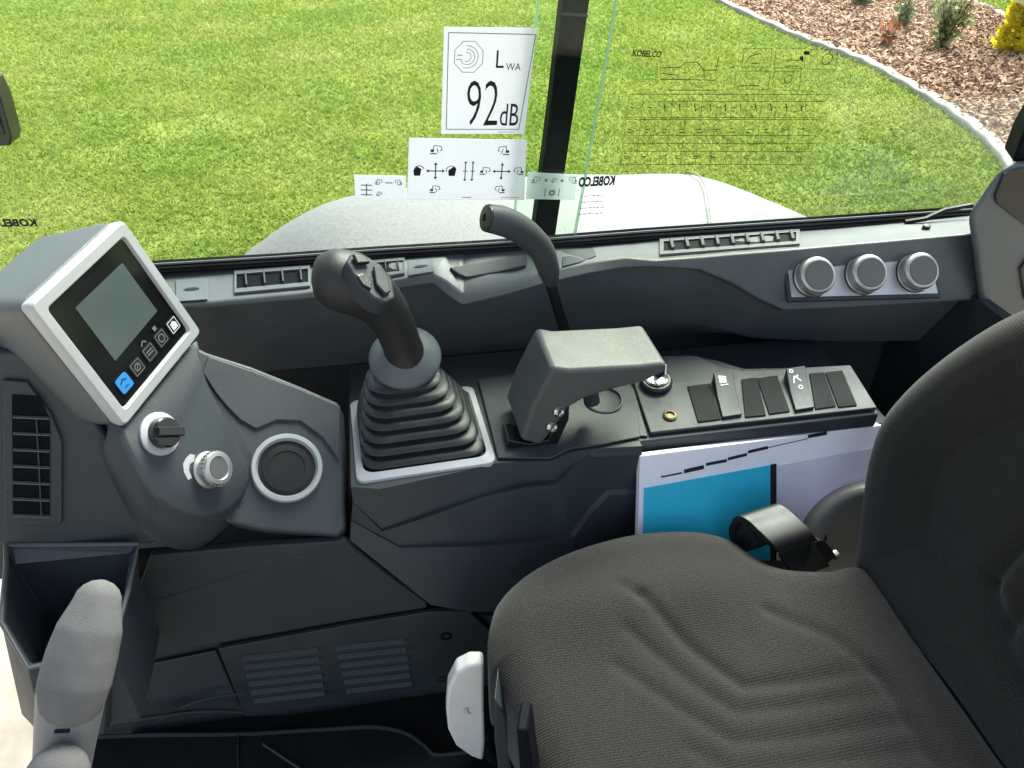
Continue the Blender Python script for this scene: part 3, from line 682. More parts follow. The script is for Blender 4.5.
MB().prism([aY(x, y, .744) for x, y in [(152, 664), (216, 651), (240, 706), (160, 716), (140, 690)]], (0, .004, 0)).build('recess_plate', 'dark plastic', kk, bevel=.002)
# folded cable and strip on the floor by the recess
t = tag(MB().tube(smooth_open([aY(x, y, .728) for x, y in [(160, 720), (185, 706), (210, 698), (244, 693)]], 6), .0016, 8).build('cable', 'panel plastic'), 'thin dark cable lying by the foot of the kick panel', 'cable')
t = tag(MB().tube(smooth_open([aY(x, y, .722) for x, y in [(120, 722), (160, 716), (200, 711), (244, 712)]], 6), .0032, 8).build('hose', 'black plastic'), 'black hose running along the foot of the kick panel', 'hose')
mt = thing('floor_mat', 'black rubber floor mat with a raised rim', 'mat', V((-.2, .6, 0)))
rim = [(98, 737), (150, 735), (240, 734), (330, 729), (375, 727), (405, 733), (425, 746), (436, 755), (470, 752)]
rp = smooth_open([aZ(x, y, .012) for x, y in rim], 6)
MB().prism(rp + [V((rp[-1].x, .33, .012)), V((rp[0].x - .02, .33, .012))], (0, 0, -.010)).build('mat_sheet', 'floor rubber', mt)
MB().tube(rp, .0035, 8).build('raised_rim', 'black rubber', mt)
MB().tube([aZ(238, 735, .013), aZ(238, 800, .013)], .0015, 6).build('moulded_line', 'black rubber', mt)
MB().tube([aZ(263, 744, .013), aZ(310, 775, .013)], .0025, 6).build('moulded_line', 'black rubber', mt)

# ================================================================== JOYSTICK CONSOLE
TZ = .434
jc = thing('joystick_console', 'sculpted dark console with stepped ridges carrying the joystick', 'console', V((.1, .8, 0)))
R1 = [(351, 487), (380, 489), (440, 476), (498, 463), (551, 461), (572, 452), (592, 449), (642, 446)]
def row(pts, d): return [aY(x, y, aZ(*R1[i], TZ).y - d[i]) for i, (x, y) in enumerate(pts)]
r1 = [aZ(x, y, TZ) for x, y in R1]; r1[5].y += 0; 
R2 = [(353, 502), (381, 529), (450, 506), (520, 484), (555, 480), (572, 464), (590, 453), (642, 450)]
R2b = [(353, 503), (382, 531.5), (451, 510), (521, 488), (557, 485), (574, 468), (592, 457), (642, 454)]
R3 = [(351, 520), (399, 545.5), (480, 543), (530, 539), (570, 533), (589, 508), (607, 490), (642, 489)]
R3b = [(351, 521), (400, 548), (481, 546.5), (531, 543), (573, 538), (592, 513), (610, 495), (642, 494)]
R4 = [(350, 540), (431, 605), (470, 612), (520, 612), (585, 600), (610, 570), (630, 550), (645, 550)]
rows = [[V((p.x, 1.06, TZ)) for p in r1], r1,
        row(R2, [.004, .006, .006, .006, .006, .004, .002, .0]), row(R2b, [.005, .010, .016, .018, .018, .012, .006, .002]),
        row(R3, [.008, .014, .019, .021, .021, .015, .008, .002]), row(R3b, [.009, .018, .027, .031, .031, .022, .013, .006]),
        row(R4, [.024, .040, .042, .043, .041, .028, .016, .008])]
rows = [[V((r[0].x - .004, 1.06, min(r[0].z, TZ - .001))) if k else V((r[0].x - .004, 1.06, TZ - .001))] + r for k, r in enumerate(rows)]
MB().loft(rows, closed=False, caps=False).build('console_body', 'dark plastic', jc, bevel=.0022, seg=3, angle=28)
# platform under the safety lever
MB().prism([aZ(x, y, TZ + .002) for x, y in [(498, 459), (551, 459.5), (570, 450), (600, 446), (640, 438), (636, 392), (600, 372), (520, 374), (478, 381)]], (0, 0, .003)).build('lever_platform', 'trim plastic', jc, bevel=.002)
# pale frame round the boot
bc = aZ(424, 430, TZ); bx = nrm(1, .055, 0); by = V((-bx.y, bx.x, 0))
FL = aZ(357, 485, TZ); FR = aZ(496, 461, TZ); BR = aZ(478, 384, TZ); 
hx = (FR - FL).dot(bx) / 2; hy = abs((BR - FR).dot(by)) / 2; bc = FL + bx * hx + by * hy + V((0, 0, .004))
print('boot half sizes', hx, hy, 'centre', bc)
outer = rrect(bc, bx, by, hx, hy, .012); inner = rrect(bc + V((0, 0, .004)), bx, by, hx - .010, hy - .012, .016)
lo = rrect(bc - V((0, 0, .006)), bx, by, hx, hy, .012); li = rrect(bc - V((0, 0, .002)), bx, by, hx - .010, hy - .012, .016)
MB().loft([lo, outer, inner, li], caps=False).build('boot_frame', 'pale trim', jc, bevel=.0015)

js = thing('joystick', 'black joystick with a ribbed rubber boot and bulbous grip', 'joystick', bc)
top = aY(402, 371, .895); axis = (top - bc)
loops = []; NR = 7
for k in range(NR):
    f0 = k / NR
    for f, grow in ((f0 + .01, .90), (f0 + .03, 1.0), (f0 + .075, 1.0), (f0 + .095, .90), (f0 + .105, .80), (f0 + 1 / NR - .004, .80)):
        fx = (hx - .009) * (1 - .44 * f ** 1.3) * (.82 + .18 * (grow - .8) / .2); fy = (hy - .012) * (1 - .62 * f) * (.82 + .18 * (grow - .8) / .2)
        loops.append(rrect(bc + axis * f + V((0, 0, .002)), bx, by, fx, fy, min(fx, fy) * (.30 + .6 * f), 7))
MB().loft(loops).build('boot', 'bellows rubber', js, angle=50)
grip_ax = nrm(-.30, -.12, .94)
ca = nrm(-.05, -.45, .9)
c0 = aY(405, 357, .90)
MB().lathe(c0, ca, [(.022, -.030), (.044, -.016), (.049, -.004), (.050, 0), (.048, .004), (.036, .013), (.026, .021), (.02, .024)], 40).build('collar', 'ledge plastic', js, angle=50)
gpts = [aY(x, y, Y) for x, y, Y in [(409, 366, .895), (402, 345, .892), (394, 325, .887), (383, 307, .880), (368, 293, .874), (350, 283, .870), (331, 279, .868), (317, 278, .868)]]
gp_s = smooth_open(gpts, 4)
rad = np.interp(np.linspace(0, 7, len(gp_s)), range(8), [.031, .0265, .027, .030, .0355, .039, .0375, .026])
loops_r = [(r_ * 1.0, r_ * .98) for r_ in rad]
# rounded tip
tip = gp_s[-1]; d = (gp_s[-1] - gp_s[-2]).normalized()
gp_s += [tip + d * .004, tip + d * .0065]; loops_r += [(.018, .018), (.006, .006)]
MB().tube(gp_s, loops_r, 24).build('grip', 'black rubber', js, angle=80)
MB().tube([gp_s[20] + q for q in [V((0, 0, 0))]] + [gp_s[20] + (gp_s[21] - gp_s[20]) * .12], [.0375, .0375], 24, caps=False).build('grip_seam', 'dark plastic', js)
swn = nrm(.45, -.42, .78)
def swp(x, y, o=0): return on(x, y, aY(374, 276, .836) + swn * o, swn)
hd = [(346, 262), (352, 252), (366, 256), (382, 264), (393, 280), (396, 298), (386, 303), (374, 298), (360, 286)]
hs = MB().prism([swp(x, y) for x, y in hd], -swn * .03).build('switch_housing', 'dark plastic', js, bevel=.004, seg=3)
MB().prism([swp(x, y, .001) for x, y in [(372, 268), (379, 266), (387, 280), (390, 293), (384, 296), (375, 286)]], swn * .005).build('thumb_roller', 'dark plastic', js, bevel=.002)
MB().prism([swp(x, y, .001) for x, y in [(355, 276), (362, 274), (371, 281), (371, 291), (362, 286)]], swn * .003).build('push_button', 'gloss black', js, bevel=.0015)
MB().prism([swp(x, y, .001) for x, y in [(351, 256), (364, 259), (369, 265), (356, 266)]], swn * .006).build('rocker_button', 'black plastic', js, bevel=.002)

# ================================================================== SAFETY LEVER (box handle)
sl = thing('safety_lever', 'large grey box shaped safety lever on a black hinge bracket', 'lever', aZ(532, 450, TZ))
YF = .805
Lp = [(553, 367), (570, 370), (640, 366), (667, 363), (668, 372), (645, 383), (612, 391), (584, 400), (569, 409), (555, 430), (541, 447), (520, 441), (530, 410)]
front = [aY(x, y, YF) for x, y in Lp]
dep = V((-.004, .098, .004))
MB().prism(front, dep).build('handle', 'lever plastic', sl, bevel=.009, seg=4)
hb = MB().prism([aY(x, y, YF + .002) for x, y in [(570, 402), (569, 420), (552, 457), (506, 447), (508, 440), (530, 444), (548, 440), (560, 415)]], (0, .04, 0)).build('hinge_bracket', 'gloss black', sl, bevel=.002)
for px, py in ((558.5, 411), (551.5, 426)):
    c = aY(px, py, YF); ax = nrm(.25, -.93, .25)
    MB().lathe(c, ax, [(.0085, 0), (.0085, .004), (.0065, .0065), (.0045, .0066), (.004, .004), (0, .004)], 20).build('bolt', 'chrome', sl, angle=30)
MB().tube([aY(590, 390, YF + .05), aY(592, 402, YF + .05)], .012, 10).build('grip_stop', 'dark plastic', sl)

# long curved hand lever
cl = thing('control_lever', 'slim black lever with a curved grey pistol handle in front of the window', 'lever', aY(562, 330, 1.0))
MB().tube([aY(572, 372, 1.0), aY(563, 325, .985), aY(553, 292, .965), aY(549, 280, .955)], [.010, .0085, .008, .008], 12).build('lever_shaft', 'gloss black', cl)
hp = smooth_open([aY(x, y, Y) for x, y, Y in [(551, 281, .955), (547, 264, .94), (541, 250, .925), (530, 237, .91), (516, 227, .90), (502, 221, .893), (487, 218, .888)]], 5)
n_ = len(hp); rd = np.interp(np.linspace(0, 1, n_), [0, .1, .3, .6, .85, 1], [.011, .0155, .0172, .0182, .0187, .0172])
MB().tube(hp, rd, 20).build('handle', 'trim plastic', cl, angle=60)
e = hp[-1]; ed = (hp[-1] - hp[-2]).normalized()
ec = MB().lathe(e, ed, [(.0168, -.001), (.0165, .002), (.013, .0035), (.005, .0036), (.0045, .001), (0, .001)], 20).build('end_cap', 'black plastic', cl, angle=40)

# ================================================================== SWITCH PANEL
sn = nrm(-.07, -.15, .985); s0 = aY(650, 434, .812)
sp = thing('switch_panel', 'grey switch panel with rocker switches and ignition key beside the booklet', 'switch panel', s0 - V((0, 0, .03)))
base = [(560, 436), (640, 440), (880, 412), (852, 364), (744, 366), (718, 358), (690, 352), (600, 362), (572, 380)]
MB().prism([p - sn * .004 for p in ons(base, s0, sn)], (0, .0, -.024)).build('panel_base', 'dark plastic', sp, bevel=.003)
MB().prism([p - sn * .0035 for p in ons([(566, 432), (648, 436), (634, 388), (600, 366), (575, 384)], s0, sn)], sn * .003).build('tray', 'trim plastic', sp, bevel=.002)
pl_ = [(650, 434), (877, 409), (850, 366), (743, 372), (721, 368), (697, 357), (660, 357), (630, 372), (636, 392)]
MB().prism([p - sn * .003 for p in ons(pl_, s0, sn)], sn * .006).build('switch_plate', 'trim plastic', sp, bevel=.002)
sn2 = sn
def spt(x, y, o=0): return on(x, y, s0 + sn * (.003 + o), sn)
blk = [[(687, 387), (710, 384), (721, 420), (698, 423)], [(741, 380), (757, 378), (766, 416), (745, 418)], [(757, 379), (777, 376), (790, 412), (769, 415)], [(809, 374), (824, 373), (836, 407), (815, 410)], [(825, 373), (842, 371), (857, 406), (838, 408)]]
for q in blk: MB().prism([spt(x, y) for x, y in q], sn * .0022).build('blanking_plate', 'blank plastic', sp, bevel=.0012)
for q, ic in (([(712, 380), (731, 377), (742, 416), (722, 419)], 0), ([(784, 376), (803, 373), (814, 409), (795, 412)], 1)):
    P = [spt(x, y, .001) for x, y in q]; up = (P[0] - P[3]); mid = [P[3].lerp(P[0], .5), P[2].lerp(P[1], .5)]
    L = [[P[3] + sn * .004, mid[0] + sn * .005, P[0] + sn * .016, P[0] - sn * .001, P[3] - sn * .001], [P[2] + sn * .004, mid[1] + sn * .005, P[1] + sn * .016, P[1] - sn * .001, P[2] - sn * .001]]
    rk = MB().loft(L).build('rocker_switch', 'dark plastic', sp, bevel=.0015)
    sh = Sheet(mid[0] + sn * .005, mid[1] - mid[0], P[0] + sn * .016 - mid[0] - sn * .005); Wd = (mid[1] - mid[0]).length; Hh = (P[0] + sn * .011 - mid[0]).length
    b = MB()
    if ic == 0: sh.fill(b, [(Wd * .35, Hh * .5), (Wd * .7, Hh * .5), (Wd * .75, Hh * .75), (Wd * .4, Hh * .82)]); sh.line(b, (Wd * .35, Hh * .42), (Wd * .75, Hh * .42), .0015)
    else:
        sh.circ(b, (Wd * .45, Hh * .82), Wd * .09, .0016, 8); sh.pline(b, [(Wd * .35, Hh * .3), (Wd * .5, Hh * .6), (Wd * .75, Hh * .35)], .002); sh.circ(b, (Wd * .6, Hh * .1), Wd * .1, .0016, 8); sh.line(b, (Wd * .55, Hh * .5), (Wd * .7, Hh * .62), .002)
    b.build('symbol', 'satin metal', rk)
ig = spt(656, 384)
io = MB().lathe(ig, sn, [(.024, 0), (.024, .007), (.021, .010), (.018, .0102), (.016, .006), (0, .006)], 32).build('ignition_switch', 'black plastic', sp, angle=40, loc=ig)
MB().lathe(ig + sn * .006, sn, [(.017, 0), (.017, .006), (.0135, .0075), (.0125, .003), (.0, .003)], 32).build('chrome_ring', 'chrome', io, angle=40)
kd = nrm(.30, -.55, .78); ks = kd.cross(nrm(.2, .9, .2)).normalized()
MB().box(ig + sn * .018 + kd * .008, (kd, ks, kd.cross(ks)), (.016, .0012, .009)).build('key', 'chrome', io, bevel=.001)
b = spt(670, 416); so_ = MB().lathe(b, sn, [(.0105, 0), (.0105, .002), (.008, .0035), (.0065, .0035), (.006, .001), (0, .001)], 24).build('push_button', 'brass', sp, angle=40)
ck = on(604, 401, s0 - sn * .0005, sn)
MB().lathe(ck, sn, [(.028, 0), (.028, .003), (.0255, .004), (.024, .001), (.023, .0005), (0, .0005)], 36).build('coin_cup', 'dark plastic', sp, angle=40)

# ================================================================== BOOKLET
bk = thing('booklet', 'white booklet with a turquoise block standing in the pocket beside the seat', 'booklet', aY(640, 540, .785))
bn = nrm(0, -.93, .36); b0 = aY(640, 470, .776)
def bp(x, y, o=0): return on(x, y, b0 + bn * o, bn)
MB().prism([bp(x, y) for x, y in [(640, 456), (882, 425), (884, 470), (880, 560), (637, 560)]], -bn * .014).build('pages', 'paper white', bk, bevel=.0012)
MB().prism([bp(x, y, .0005) for x, y in [(776, 466), (878, 447), (878, 560), (776, 560)]], bn * .0006).build('lilac_panel', 'paper lilac', bk)
MB().prism([bp(x, y, .0005) for x, y in [(644, 488), (770, 465), (770, 560), (642, 560)]], bn * .0010).build('turquoise_panel', 'cyan print', bk)
MB().prism([bp(x, y, .0005) for x, y in [(770.5, 464.5), (776, 463.5), (776, 560), (770.5, 560)]], bn * .0016).build('spine_strip', 'ink black', bk)
b = MB()
for x0, y0, x1, y1, hgt in ((661, 477, 682, 473, 1.6), (684, 471.5, 704, 467, 4), (706, 464.5, 727, 460.5, 3), (728, 459, 747, 454.5, 3), (748, 452, 768, 447.5, 3), (808, 436.5, 827, 433, 3.6)):
    b.poly([bp(x0, y0 - hgt / 2, .0006), bp(x1, y1 - hgt / 2, .0006), bp(x1, y1 + hgt / 2, .0006), bp(x0, y0 + hgt / 2, .0006)])
for x0, y0, x1, y1 in ((768, 447.3, 808, 438.2),): b.poly([bp(x0, y0, .0006), bp(x1, y1, .0006), bp(x1, y1 + .8, .0006), bp(x0, y0 + .8, .0006)])
b.build('printed_steps', 'ink black', bk)
pkt = MB().prism([V((.30, .80, .05)), V((.72, .80, .05)), V((.72, .82, .40)), V((.30, .82, .40))], (0, .25, 0)).build('storage_pocket', 'dark plastic')
tag(pkt, 'dark pocket holding the booklet under the switch panel', 'pocket')

# ================================================================== MONITOR CONSOLE
mc = thing('monitor_console', 'monitor console with a silver framed display and two round controls', 'monitor', V((-.32, .78, .0)))
mn = nrm(.875, -.435, .21); m0 = aY(122, 424, .72)
def mp_(x, y, o=0): return on(x, y, m0 + mn * o, mn)
A, B, Cc, D = (28, 306), (122, 220), (200, 332), (123, 427)
def inset(k, o): 
    P = [mp_(*q, 0) for q in (A, B, Cc, D)]; c = sum(P, V()) / 4
    return [c + (p - c) * k + mn * o for p in P]
Pq = inset(1, 0); mu = (Pq[2] - Pq[3]).normalized(); mv = mn.cross(mu)
def rr4(P, r, n=5):
    out = []
    for i in range(4):
        p = P[i]; a = (P[i - 1] - p).normalized() * r; c = (P[(i + 1) % 4] - p).normalized() * r
        for k in range(n + 1):
            t = k / n; out.append((p + a) * (1 - t) ** 2 + p * 2 * t * (1 - t) + (p + c) * t * t)
    return out
fo0 = rr4(inset(1.0, -.012), .006); fo = rr4(inset(1.01, -.002), .007); fi0 = rr4(inset(.985, .003), .007); fi = rr4(inset(.845, .003), .006); fi2 = rr4(inset(.825, -.001), .006)
# housing behind the frame
hb_ = -mn * .085 + V((0, .012, -.004))
h0 = rr4(inset(1.02, -.012), .014); h1 = rr4(inset(1.03, -.03), .016); h2 = [p + hb_ for p in rr4(inset(1.0, -.03), .03)]; h3 = [p + hb_ * 1.12 for p in rr4(inset(.86, -.03), .03)]
MB().loft([h0, h1, h2, h3]).build('monitor_housing', 'ledge plastic', mc, bevel=.002, angle=40)
MB().loft([fo0, fo, fi0, fi, fi2], caps=False).build('display_frame', 'silver paint', mc, bevel=.001, angle=45)
dg_ = MB().prism(rr4(inset(.835, -.0012), .004), -mn * .004).build('display_glass', 'screen glass', mc)
# the display's own frame of reference: a along the bottom edge, b up
dq = [mp_(*q) for q in ((51, 312), (126, 240), (188, 331), (127, 404))]
def dpt(a, b, o=.0004): return dq[3].lerp(dq[2], a).lerp(dq[0].lerp(dq[1], a), b) - mn * .0012 + mn * o
def mpx(x, y, o=.0004): return mp_(x, y, -.0012 + o)
MB().prism([mpx(x, y, .0) for x, y in [(75, 308), (122, 263), (157, 311), (115, 361)]], mn * .0006).build('lcd', 'lcd', dg_)
bt = [(124, 383), (137, 367), (149.5, 352), (161, 338), (173, 325)]
du = (dq[2] - dq[3]).normalized(); dv = mn.cross(du)
for i, (x, y) in enumerate(bt):
    c = mpx(x, y, .0008); s = Sheet(c, du, dv); e_ = .0092
    if i == 0:
        k_ = MB().prism(rr4([s.p(-e_, -e_), s.p(e_, -e_), s.p(e_, e_), s.p(-e_, e_)], .003, 3), mn * .001).build('key', 'blue key', dg_)
        b = MB(); s.pline(b, [(-.005, .002), (0, .0055), (.005, .002)], .0012, .0016)
        s.line(b, (-.003, -.004), (.003, -.004), .001, .0016); b.build('key_symbol', 'ink black', k_)
    else:
        k_ = MB().prism(rr4([s.p(-e_, -e_), s.p(e_, -e_), s.p(e_, e_), s.p(-e_, e_)], .003, 3), mn * .0004).build('key', 'ink black', dg_)
        b = MB(); q = e_ * .78; h_ = .0009
        s.pline(b, [(-q, -q), (q, -q), (q, q), (-q, q), (-q, -q)], .0008, h_)
        if i == 1: s.circ(b, (0, 0), .004, .0012, 10, h=h_); s.line(b, (-.004, -.004), (.004, .004), .001, h_)
        if i == 2: s.line(b, (-.005, .002), (.005, .002), .0014, h_); s.line(b, (-.005, -.0015), (.005, -.0015), .0014, h_); s.pline(b, [(-.005, .012), (0, .016), (.004, .012)], .0016, h_)
        if i == 3: s.circ(b, (0, 0), .0045, .0014, 10, h=h_); s.fill(b, [(-.003, .012), (.002, .012), (.002, .017), (-.003, .017)], h_)
        if i == 4: s.fill(b, [(-.004, -.005), (.005, -.005), (.005, .001), (.001, .005), (-.004, .003)], h_)
        b.build('key_symbol', 'icon white' if i in (4,) else 'satin metal', k_)
# the lobe below the display with the two controls
_e = mp_(199, 334) - mp_(122, 428); _p = aY(205, 515, .705) - mp_(122, 428); ln = _e.cross(_p).normalized(); ln = -ln if ln.y > 0 else ln
l0 = mp_(122, 428) - ln * .006
print('lobe normal', ln)
def lp(x, y, o=0): return on(x, y, l0 + ln * o, ln)
lob = [(111, 424), (133, 462), (148, 487), (166, 506), (190, 517), (216, 517), (238, 504), (250, 484), (249, 466), (232, 430), (210, 385), (200, 352), (196, 342), (160, 385), (124, 426)]
lob_s = smooth_closed([lp(x, y) for x, y in lob], 5)
cen = sum(lob_s, V()) / len(lob_s)
dn = V((-.040, .030, -.078))
lev = []
for k, o, sc in ((0, 0, .93), (0, 0, 1.0), (.42, 0, 1.01), (.45, 0, 1.035), (1.0, 0, 1.0), (1.15, 0, .88)):
    lev.append([cen + (p - cen) * sc + dn * k - (ln * .004 if (k == 0 and sc == 1.0) else V()) for p in lob_s])
MB().loft(lev).build('control_lobe', 'trim plastic', mc, bevel=0, angle=50)
# arm joining lobe and housing
MB().prism([lp(x, y, -.02) for x, y in [(30, 330), (120, 430), (150, 490), (190, 510), (210, 480), (205, 360)]], V((-.05, .05, -.05))).build('console_arm', 'trim plastic', mc, bevel=.012, seg=4)
c = lp(159, 434, .0); r_ = MB().lathe(c, ln, [(.025, -.002), (.025, .003), (.0215, .005), (.0175, .005), (.0165, .002), (0, .002)], 36).build('rotary_switch', 'pale trim', mc, angle=40)
MB().lathe(c, ln, [(.0175, .001), (.0175, .015), (.0155, .017), (0, .017)], 28).build('switch_knob', 'gloss black', r_, angle=40)
kx = nrm(.75, .35, -.3); kx = (kx - ln * kx.dot(ln)).normalized()
MB().box(c + ln * .019, (kx, ln.cross(kx), ln), (.0165, .0055, .005)).build('knob_bar', 'gloss black', r_, bevel=.0015)
c = lp(208, 470, 0); 
d_ = MB().lathe(c, ln, [(.0225, .0), (.0225, .003), (.0185, .005), (.0185, .009), (.0205, .010), (.0205, .018), (.019, .0205), (.0145, .021), (.013, .019), (0, .019)], 40).build('throttle_dial', 'satin metal', mc, angle=40)
MB().lathe(c, ln, [(.0125, .0185), (.0125, .0198), (0, .0198)], 30).build('dial_face', 'knob face', d_)
mb = MB()
for k in range(26):
    a = 6.283 * k / 26; u = ln.orthogonal().normalized(); v = ln.cross(u); q = u * math.cos(a) + v * math.sin(a)
    mb.box(c + q * .0207 + ln * .014, (q, ln.cross(q), ln), (.0009, .0014, .0036))
mb.build('knurling', 'satin metal', d_)
b = MB(); s = Sheet(lp(190, 468, .0006), kx, ln.cross(kx)); 
q = [lp(x, y, .0006) for x, y in [(186, 458), (190, 454), (195, 455), (194, 461), (190, 464), (189, 470), (192, 478), (188, 480), (184, 472), (183, 464)]]
b.poly(q).build('dial_symbol', 'silver paint', mc)

# panel with the round air vent
rn = nrm(.25, -.60, .76); q0 = aY(287, 467, .80)
def rp_(x, y, o=0): return on(x, y, q0 + rn * o, rn)
rvp = thing('vent_panel', 'grey corner panel with a silver ringed round air vent', 'panel', rp_(290, 535))
o_ = [(178, 338), (206, 352), (250, 366), (300, 386), (339, 403), (342, 440), (345, 528), (338, 536), (262, 530), (225, 522), (200, 480), (185, 420)]
MB().prism([rp_(x, y) for x, y in o_], V((-.0, .04, -.05))).build('panel_body', 'trim plastic', rvp, bevel=.005, seg=3)
ins = [(206, 378), (212, 366), (250, 378), (330, 412), (334, 500), (327, 516), (300, 526)]
MB().prism([rp_(x, y, -.001) for x, y in [(196, 372), (206, 374), (222, 400), (240, 430), (252, 455), (254, 478), (246, 500), (240, 508), (236, 505), (244, 478), (238, 450), (214, 410)]], rn * .0016).build('seam_strip', 'dark plastic', rvp, bevel=.0006)
MB().prism([rp_(x, y, -.001) for x, y in [(202, 373), (214, 392), (226, 407), (240, 421), (256, 430), (277, 421), (300, 422), (322, 438), (339, 462), (340, 407), (300, 390), (250, 371), (208, 357)]], rn * .0045).build('raised_field', 'trim plastic', rvp, bevel=.002, seg=3)
cv = rp_(287, 468, 0)
rv = MB().lathe(cv, rn, [(.0455, -.002), (.0455, .003), (.044, .006), (.0392, .006), (.0365, .0005), (.036, -.005)], 48).build('vent_ring', 'silver paint', rvp, angle=40)
MB().lathe(cv, rn, [(.0352, -.0035), (.0352, .0010), (0, .0010)], 40).build('vent_bowl', 'black plastic', rv)
MB().lathe(cv + rn * .001, rn, [(.0315, 0), (.0315, .0018), (.0225, .0026), (.0222, .0016), (.012, .0018), (0, .0020)], 36).build('vent_disc', 'black plastic', rv, angle=30)

# front dash with the tall louvred vent at far left
fd = thing('front_dash', 'grey dash end at the left with a tall black louvred vent', 'dash', aY(80, 580, .74))
fn = nrm(.18, -.97, .12); f0 = aY(60, 460, .735)
def fp(x, y, o=0): return on(x, y, f0 + fn * o, fn)
MB().prism([fp(x, y) for x, y in [(-40, 350), (20, 352), (60, 380), (112, 440), (150, 490), (172, 540), (150, 545), (-40, 545)]], V((-.03, .16, -.03))).build('dash_body', 'trim plastic', fd, bevel=.006, seg=3)
MB().prism([fp(x, y, .001) for x, y in [(3, 378), (28, 380), (52, 412), (63, 440), (63, 520), (58, 525), (4, 523)]], fn * .005).build('vent_frame', 'dark plastic', fd, bevel=.002)
MB().prism([fp(x, y, .0062) for x, y in [(12, 394), (40, 396), (50, 420), (50, 514), (13, 514)]], fn * .0006).build('vent_dark_sheet', 'post black', fd)  # flat black sheet paints the vent's dark inside
mb = MB()
for k in range(7):
    y = 415 + 16.4 * k; a, c = fp(13, y, .0066), fp(50, y + 1.5, .0066)
    mb.loft([[a, a + fn * .004 + V((0, 0, -.0008)), a + fn * .004 + V((0, 0, -.0024)), a - V((0, 0, .0016))], [c, c + fn * .004 + V((0, 0, -.0008)), c + fn * .004 + V((0, 0, -.0024)), c - V((0, 0, .0016))]])
mb.build('vent_louvres', 'ledge plastic', fd, bevel=.0006)
MB().prism([fp(x, y, .006) for x, y in [(36, 418), (37.5, 418), (42.5, 514), (41, 514)]], fn * .003).build('louvre_link', 'black plastic', fd)
MB().prism([aY(x, y, .80) for x, y in [(-40, 300), (6, 330), (12, 380), (8, 440), (-40, 440)]], (0, .04, 0)).build('edge_trim', 'trim plastic', fd, bevel=.004)

# ================================================================== STORAGE BIN
bn_ = thing('storage_bin', 'open dark storage bin at the lower left behind the lever pads', 'bin', aY(80, 740, .62))
def tri(x, y, Y): return aY(x, y, Y)
ro = [tri(6, 545, .715), tri(139, 544, .715), tri(128, 592, .655), tri(112, 650, .60), tri(28, 668, .58), tri(1, 622, .61), tri(6, 566, .685)]
rim_c = sum(ro, V()) / len(ro)
ri = [rim_c + (p - rim_c) * .93 + V((0, 0, -.0005)) for p in ro]
ri[0] = tri(13, 563, .70); ri[1] = tri(130, 552, .708)
bot_o = [aY(*q) for q in ((25, 690, .70), (140, 680, .69), (122, 706, .63), (104, 735, .58), (45, 740, .56), (22, 715, .60), (18, 690, .66))]; bot_i = [rim_c + (p - rim_c) * .85 - V((0, 0, .15)) for p in ro]
MB().loft([bot_o, ro, ri, bot_i], caps=True).build('bin_body', 'dark plastic', bn_, bevel=.002, angle=30)
MB().prism([aY(x, y, Y) for x, y, Y in [(13, 549, .712), (135, 547, .712), (129, 553, .703), (16, 564, .694)]], (0, .002, -.002)).build('lit_back_face', 'ledge plastic', bn_)  # paler plate puts the light on the bin's inner back face into colour
MB().tube(ro + [ro[0]], .0028, 8).build('rim', 'ledge plastic', bn_)

# ================================================================== LEVER PADS
def pad_lever(name, label, pts, radii, stalk, m='grey textile'):
    P = smooth_open([aY(x, y, Y) for x, y, Y in pts], 6); t = thing(name, label, 'lever', aY(*stalk[-1]), 'padded travel levers')
    rr_ = np.interp(np.linspace(0, len(pts) - 1, len(P)), range(len(pts)), radii)
    d0, d1 = (P[0] - P[1]).normalized(), (P[-1] - P[-2]).normalized(); r0, r1_ = rr_[0], rr_[-1]
    head = [(P[0] + d0 * r0 * math.sin(a), r0 * math.cos(a)) for a in (1.45, 1.1, .75, .4)]
    tail = [(P[-1] + d1 * r1_ * .8 * math.sin(a), r1_ * math.cos(a)) for a in (.4, .75, 1.1, 1.45)]
    path = [p for p, _ in head] + P + [p for p, _ in tail]; rad_ = [r for _, r in head] + list(rr_) + [r for _, r in tail]
    MB().tube(path, [(r, r * .86) for r in rad_], 28, side=V((1, 0, 0))).build('grip_pad', m, t, angle=80)
    S = [aY(*q) for q in stalk]
    MB().tube(S, [(.030, .022), (.027, .02), (.024, .018)][:len(S)], 16, side=V((1, 0, 0))).build('stalk', 'stalk grey', t, angle=60)
    return t
t1 = pad_lever('travel_lever', 'upper grey padded lever in front of the storage bin', [(97, 603, .52), (90, 628, .505), (82, 655, .49), (75, 682, .475), (72, 700, .466)], [.021, .028, .0305, .031, .028], [(72, 690, .475), (66, 735, .46), (58, 800, .45)])
MB().prism([aY(x, y, .426) for x, y in [(54, 730), (68, 729.5), (68, 733), (54, 733.5)]], (0, .003, -.003)).build('slot_mark', 'post black', t1)
pad_lever('travel_lever', 'lower grey padded lever cut by the bottom edge of the picture', [(58, 774, .42), (48, 800, .41), (42, 830, .40)], [.026, .031, .033], [(50, 820, .40), (44, 880, .39)])

